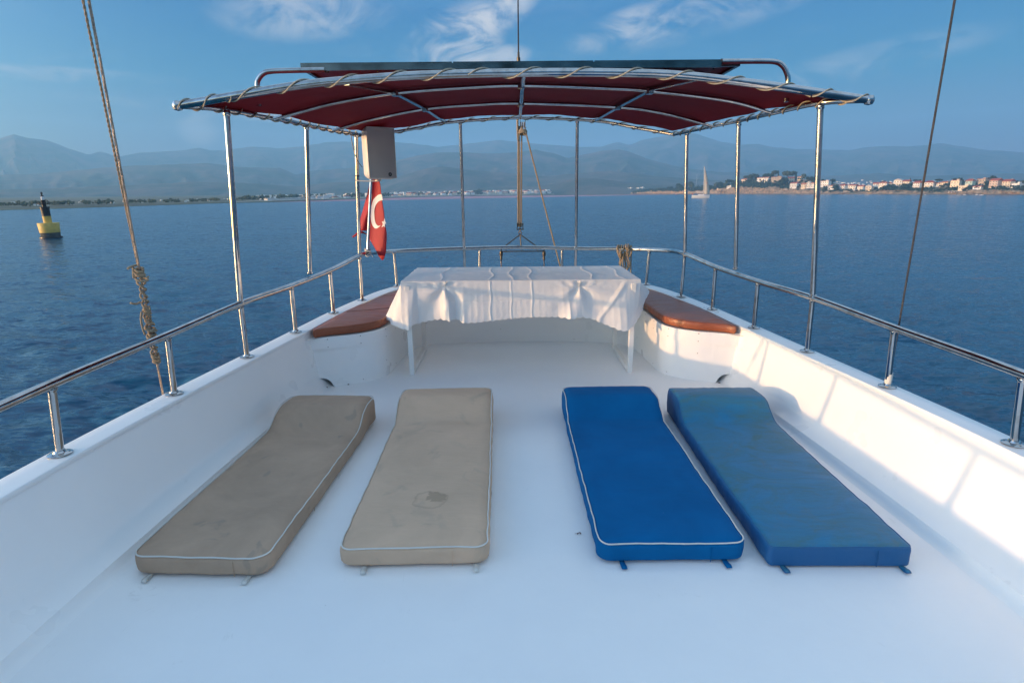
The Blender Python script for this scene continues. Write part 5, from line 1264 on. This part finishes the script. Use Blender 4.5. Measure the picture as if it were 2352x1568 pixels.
def f_beige2(n):
    v = oc(n)
    c = n.mix(n.maprange(n.noise(v, 1.9, 6, .65, .5).outputs[0], .35, .68), (.64, .445, .31), (.52, .365, .255))
    s1 = n.n('ShaderNodeVectorMath', {0: v, 1: (.03, .36, .105)}, operation='DISTANCE').outputs['Value']
    s1 = n.math('ADD', s1, n.math('MULTIPLY', n.math('SUBTRACT', n.noise(v, 13, 4).outputs[0], .5), .085))
    ring = n.math('MULTIPLY', n.maprange(s1, .062, .078, 0, 1), n.maprange(s1, .078, .086, 1, 0))
    s2 = n.n('ShaderNodeVectorMath', {0: v, 1: (.055, .40, .105)}, operation='DISTANCE').outputs['Value']
    s2 = n.math('ADD', s2, n.math('MULTIPLY', n.math('SUBTRACT', n.noise(v, 15, 5, .6, 1.0).outputs[0], .5), .16))
    blot = n.maprange(s2, .038, .047, 1, 0)
    c = n.mix(n.math('MULTIPLY', ring, .30), c, (.25, .19, .13)); c = n.mix(n.math('MULTIPLY', blot, .5), c, (.27, .20, .13))
    old = n.maprange(n.noise(v, 5.5, 4, .55, .8).outputs[0], .58, .72)
    c = n.mix(n.math('MULTIPLY', old, .35), c, (.32, .27, .21))
    sm = n.maprange(n.noise(v, 30, 3).outputs[0], .74, .78); c = n.mix(n.math('MULTIPLY', sm, .4), c, (.16, .14, .12))
    h = n.math('ADD', n.noise(n.scaled(v, (3, 9, 3)), 1.5, 3).outputs[0], n.math('MULTIPLY', n.noise(v, 420, 2).outputs[0], .08))
    return bsdf(n, c, .9, 0, bump(n, h, .4, .02), **{'Specular IOR Level': .2})
material('beige_canvas_stained', f_beige2)
mattress((-.540, 2.095), 0.9, .635, 1.765, 'beige_canvas_stained', ('piping_white', .0034), 'beige mattress with a brown water stain near its foot', G1, 'piping_white', .055, .02, 5, (-.33, .42))
mattress((.568, 2.105), 0.0, .632, 1.76, 'blue_canvas', ('piping_white', .0032), 'clean blue mattress with white piping', G1, 'blue_canvas', .055, .02, 9, (-.34, .36))
mattress((1.262, 2.063), -1.2, .592, 1.74, 'worn_blue_vinyl', ('worn_blue_vinyl', .0028), 'faded worn blue vinyl mattress beside the right bulwark', G1, 'worn_blue_vinyl', .022, .012, 13, (-.40, .44))

# rigging ------------------------------------------------------------------
def at_x(x, y, X): d = at_ray(x, y); return CAM+d*((X-CAM.x)/d.x)
A = at_x(375, 910, -2.2); T = at_x(204, 0, -1.8); u = (T-A).normalized()
lw = thing('backstay', 'steel wire backstay with a cord knotted and wound round it', 'rigging wire', tuple(A-u*.3))
rope(MB(), [A-u*.32, A+u*9.2], .0060, .035, 3, 5).build('wire', 'wire_rope', lw)
K = at_x(316, 606, lerp(-2.2, -1.8, (910-606)/910)-.0); T2 = at_x(190.5, 0, -1.815); u2 = (T2-K).normalized()
mb = MB(); rope(mb, [K, K+u2*8.0], .0052, .045, 2, 6); rope(mb, [K+Vector((-.008, .01, 0)), K+Vector((-.008, .01, 0))+u2*8.0], .0050, .045, 2, 6); mb.build('doubled_cord', 'hemp_rope', lw)
def on_wire(y): 
    s0 = 0.0; p = at_x(375+(204-375)*(910-y)/910., y, -2.2+.4*(910-y)/910.); k = (p-A).dot(u); return A+u*k
rg = random.Random(2)
wr = MB()
def wrap(y0, y1, r, pitch, ph, rad=.0058, wob=.3):
    a, b_ = on_wire(y0), on_wire(y1); L = (b_-a).length; nst = max(12, int(L/pitch*12)); pts = []
    x = Vector((1, 0, 0)); x = (x-u*x.dot(u)).normalized(); yv = u.cross(x)
    for i in range(nst+1):
        t_ = i/nst; an = ph+2*math.pi*t_*L/pitch; rr = r*(1+wob*math.sin(t_*9+ph)); pts.append(lerp(a, b_, t_)+(x*math.cos(an)+yv*math.sin(an))*rr)
    wr.tube(pts, rad, 7)
wrap(604, 622, .016, .014, 0, .0062, .1); wrap(610, 640, .024, .03, 2, .0060, .2); wrap(640, 700, .013, .085, 1); wrap(640, 705, .014, .075, 4); wrap(695, 712, .014, .013, 0, .005, .1)
wrap(712, 765, .019, .06, 2, .0058, .5); wrap(712, 770, .014, .045, 5); wrap(740, 772, .018, .018, 1, .0058, .4); wrap(772, 820, .015, .07, 0); wrap(775, 822, .016, .075, 3); wrap(808, 826, .016, .013, 1, .0058, .15)
for pts in (((316, 608), (300, 613), (293, 617)), ((306, 614), (306, 626), (307, 638)), ((322, 636), (330, 639), (341, 635.5)), ((322, 694), (312, 698), (300, 696)), ((330, 712), (340, 722), (347, 736), (343, 737), (335, 722), (327, 712)), ((325, 716), (324, 735), (329, 757), (333, 768))):
    wr.tube(spline([at_x(x, y, -2.19+.4*(910-y)/910.) for x, y in pts], 5), .0056, 7)
wr.build('lashing', 'hemp_rope', lw)
MB().box(A-u*.3, (.012, .05, .12)).build('chainplate', 'polished_steel', lw, False)
A = at_x(2065, 745, 2.16); T = at_x(2193, 0, 1.80); u = (T-A).normalized()
rw = thing('backstay', 'plain dark steel wire stay crossing the right side', 'rigging wire', tuple(A-u*.5))
rope(MB(), [A-u*.46, A+u*9.5], .0052, .022, 3, 5).build('wire', 'dark_wire', rw)
MB().tube([A-u*.50, A-u*.36], .014, 8).build('turnbuckle', 'polished_steel', rw)

# lifting tackle hanging astern
tk = thing('davit_tackle', 'rope tackle with steel lifting frame hanging astern of the rail', 'hoist', tuple(at_y(1195, 400, 6.98)))
def ay(x, y, Y=6.98): return at_y(x, y, Y)
MB().tube([at_y(1194, 268, 6.05), ay(1199, 262, 6.6), ay(1198, 268, 7.0)], .014, 10).build('davit_arm', 'polished_steel', tk)
for x0, x1, r in ((1190.2, 1189.8, .0095), (1192.4, 1193.4, .0095), (1198.2, 1197.2, .0098)):
    rope(MB(), [ay(x0, 290), ay((x0+x1)/2, 400), ay(x1, 521)], r, .06, 3, 5).build('fall_rope', 'hemp_rope', tk)
rope(MB(), [ay(1188.5, 270, 6.97), ay(1188.8, 300, 6.97), ay(1190, 323, 6.97)], .013, .06, 3, 5).build('whipping', 'hemp_rope', tk)
mb = MB()
for x in (1196.5, 1200.5, 1204.5): mb.lathe([(.006, -.006), (.038, -.006), (.030, 0), (.038, .006), (.006, .006)], ay(x, 287), 16, Vector((1, 0, 0)))
mb.build('top_block', 'wire_rope', tk); MB().box(ay(1206.5, 284), (.008, .05, .12)).build('block_cheek', 'polished_steel', tk, False); MB().box(ay(1194.7, 284), (.006, .05, .12)).build('block_cheek', 'polished_steel', tk, False)
mb = MB(); rg = random.Random(4)
for i in range(12):
    a = ay(1199+rg.uniform(-5, 5), 300+rg.uniform(-3, 4), 6.95); b_ = ay(1200+rg.uniform(-14, 14), 302+rg.uniform(-9, 16), 6.94); c3 = (a+b_)/2+Vector((0, -.01, .02)); mb.tube(spline([a, c3, b_], 4), .0042, 5)
for k in range(4): mb.tube([ay(1201+9*math.cos(q), 301+3.2*math.sin(q)+k*2.2, 6.96+.03*math.sin(q)) for q in np.linspace(0, 6.28, 14)[:-1]], .0065, 6, closed=True)
mb.build('frayed_knot', 'hemp_rope', tk)
rope(MB(), [ay(1207.5, 303), ay(1246, 455), ay(1286, 609, 6.9), ay(1290, 640, 6.88)], .0098, .06, 3, 5).build('hauling_rope', 'hemp_rope', tk)
lb_ = MB(); 
for x in (1188, 1194.5, 1201): lb_.box(ay(x, 520), (.010, .03, .085))
for y in (515, 526.5): lb_.tube([ay(1187, y), ay(1202.5, y)], .007, 8)
lb_.build('lower_block', 'weathered_bronze', tk, False)
sp2 = MB(); sp2.tube([ay(1194.5+3.4*math.cos(a), 534.5+3.4*math.sin(a)) for a in np.linspace(0, 6.28, 14)[:-1]], .006, 6, closed=True)
sp2.tube([ay(1194.5, 526), ay(1194.5, 532)], .008, 6)
frm = sp2.build('shackle', 'weathered_bronze', tk)
sp2 = MB(); apex = ay(1195, 538.5)
for q in ((1155, 569), (1237, 569), (1197, 570)): sp2.tube([apex, ay(*q)], .0075, 6)
ringp = spline([ay(*q) for q in ((1151, 574), (1154, 569.5), (1175, 569, 7.05), (1215, 569, 7.05), (1246, 569.5), (1250.5, 573), (1246, 576.5), (1220, 577, 6.92), (1180, 577, 6.92), (1154, 577.5))], 4, True)
sp2.tube(ringp, .0075, 7, closed=True)
for x in (1162, 1198.5, 1235): sp2.tube([ay(x, 569, 7.04), ay(x, 577, 6.92)], .006, 6)
sp2.build('lifting_frame', 'weathered_bronze', tk)
for x in (1151, 1249.5):
    MB().lathe([(.006, .03), (.018, .02), (.022, -.02), (.012, -.05), (.016, -.06), (.007, -.10)], ay(x, 581), 12).build('wire_terminal', 'weathered_bronze', tk)
    MB().tube([ay(x, 592), ay(x+1, 660)], .0062, 6).build('lifting_wire', 'weathered_bronze', tk)

# rope coil hung over the stern rail
coil = thing('rope_coil', 'coiled brown rope hung in loops over the stern rail', 'rope', tuple(at_y(1433, 575, 6.2)))
def cq(x, y, Y): return at_y(1366.6+.0586*x, 551.2+.0586*y, Y)
TOPS = [[(905, 210), (870, 300), (885, 480), (970, 690), (1020, 740)], [(965, 215), (915, 400), (925, 500), (985, 620), (1030, 640)], [(1050, 210), (1010, 400), (990, 520), (1010, 620)], [(1140, 220), (1120, 370), (1050, 480), (1030, 580)],
        [(1215, 180), (1240, 350), (1290, 500), (1310, 580)], [(1305, 175), (1300, 350), (1335, 420)], [(1380, 220), (1370, 400), (1320, 560), (1280, 640)], [(1430, 240), (1440, 430), (1380, 600), (1290, 700)]]
HANG = [[(1050, 520), (1000, 750), (960, 900), (985, 1050), (1010, 1090)], [(1100, 520), (1060, 760), (1010, 900), (1010, 1060)], [(1110, 560), (1085, 850), (1110, 1080)], [(1150, 430), (1150, 700), (1190, 900), (1195, 1060), (1150, 1120)],
        [(1210, 450), (1210, 700), (1285, 900), (1275, 1050), (1235, 1175)], [(1250, 480), (1290, 700), (1355, 900), (1320, 1080), (1250, 1160)]]
for i, q in enumerate(TOPS):
    Y = 6.19-.008*(i % 3); pts = [cq(q[0][0]+10, q[0][1]+170, 6.30), cq(q[0][0]+6, q[0][1]+60, 6.285), cq(q[0][0], q[0][1], 6.24)]+[cq(x, y, Y) for x, y in q[1:]]
    rope(MB(), spline(pts, 5), .0088, .05, 3, 5).build('loop', 'hemp_rope', coil)
for i, q in enumerate(HANG): rope(MB(), spline([cq(x, y, 6.205-.012*(i % 3)) for x, y in q], 5), .0088, .05, 3, 5).build('loop', 'hemp_rope', coil)
rope(MB(), spline([cq(x, y, 6.23) for x, y in ((1440, 240), (1432, 500), (1412, 700), (1405, 1000), (1400, 1500))], 5), .0075, .05, 3, 5).build('tail', 'hemp_rope', coil)
# curled leaf on the deck between the mattresses
p = at_z(1330, 1226, .004); t = thing('dead_leaf', 'tiny curled brown leaf on the deck left of the clean blue mattress', 'leaf', tuple(p))
rows = [[(p.x+.011*math.cos(a)*k, p.y+.008*math.sin(a)*k, p.z+.006*abs(math.sin(a*1.5))*k) for a in np.linspace(-.6, 3.9, 9)] for k in (.55, 1.0)]
o = MB().grid(rows).build('blade', 'rust', t); o.modifiers.new('t', 'SOLIDIFY').thickness = .001
MB().tube([p+Vector((-.01, 0, .003)), p+Vector((-.02, .002, .002))], .0008, 5).build('stalk', 'rust', t)
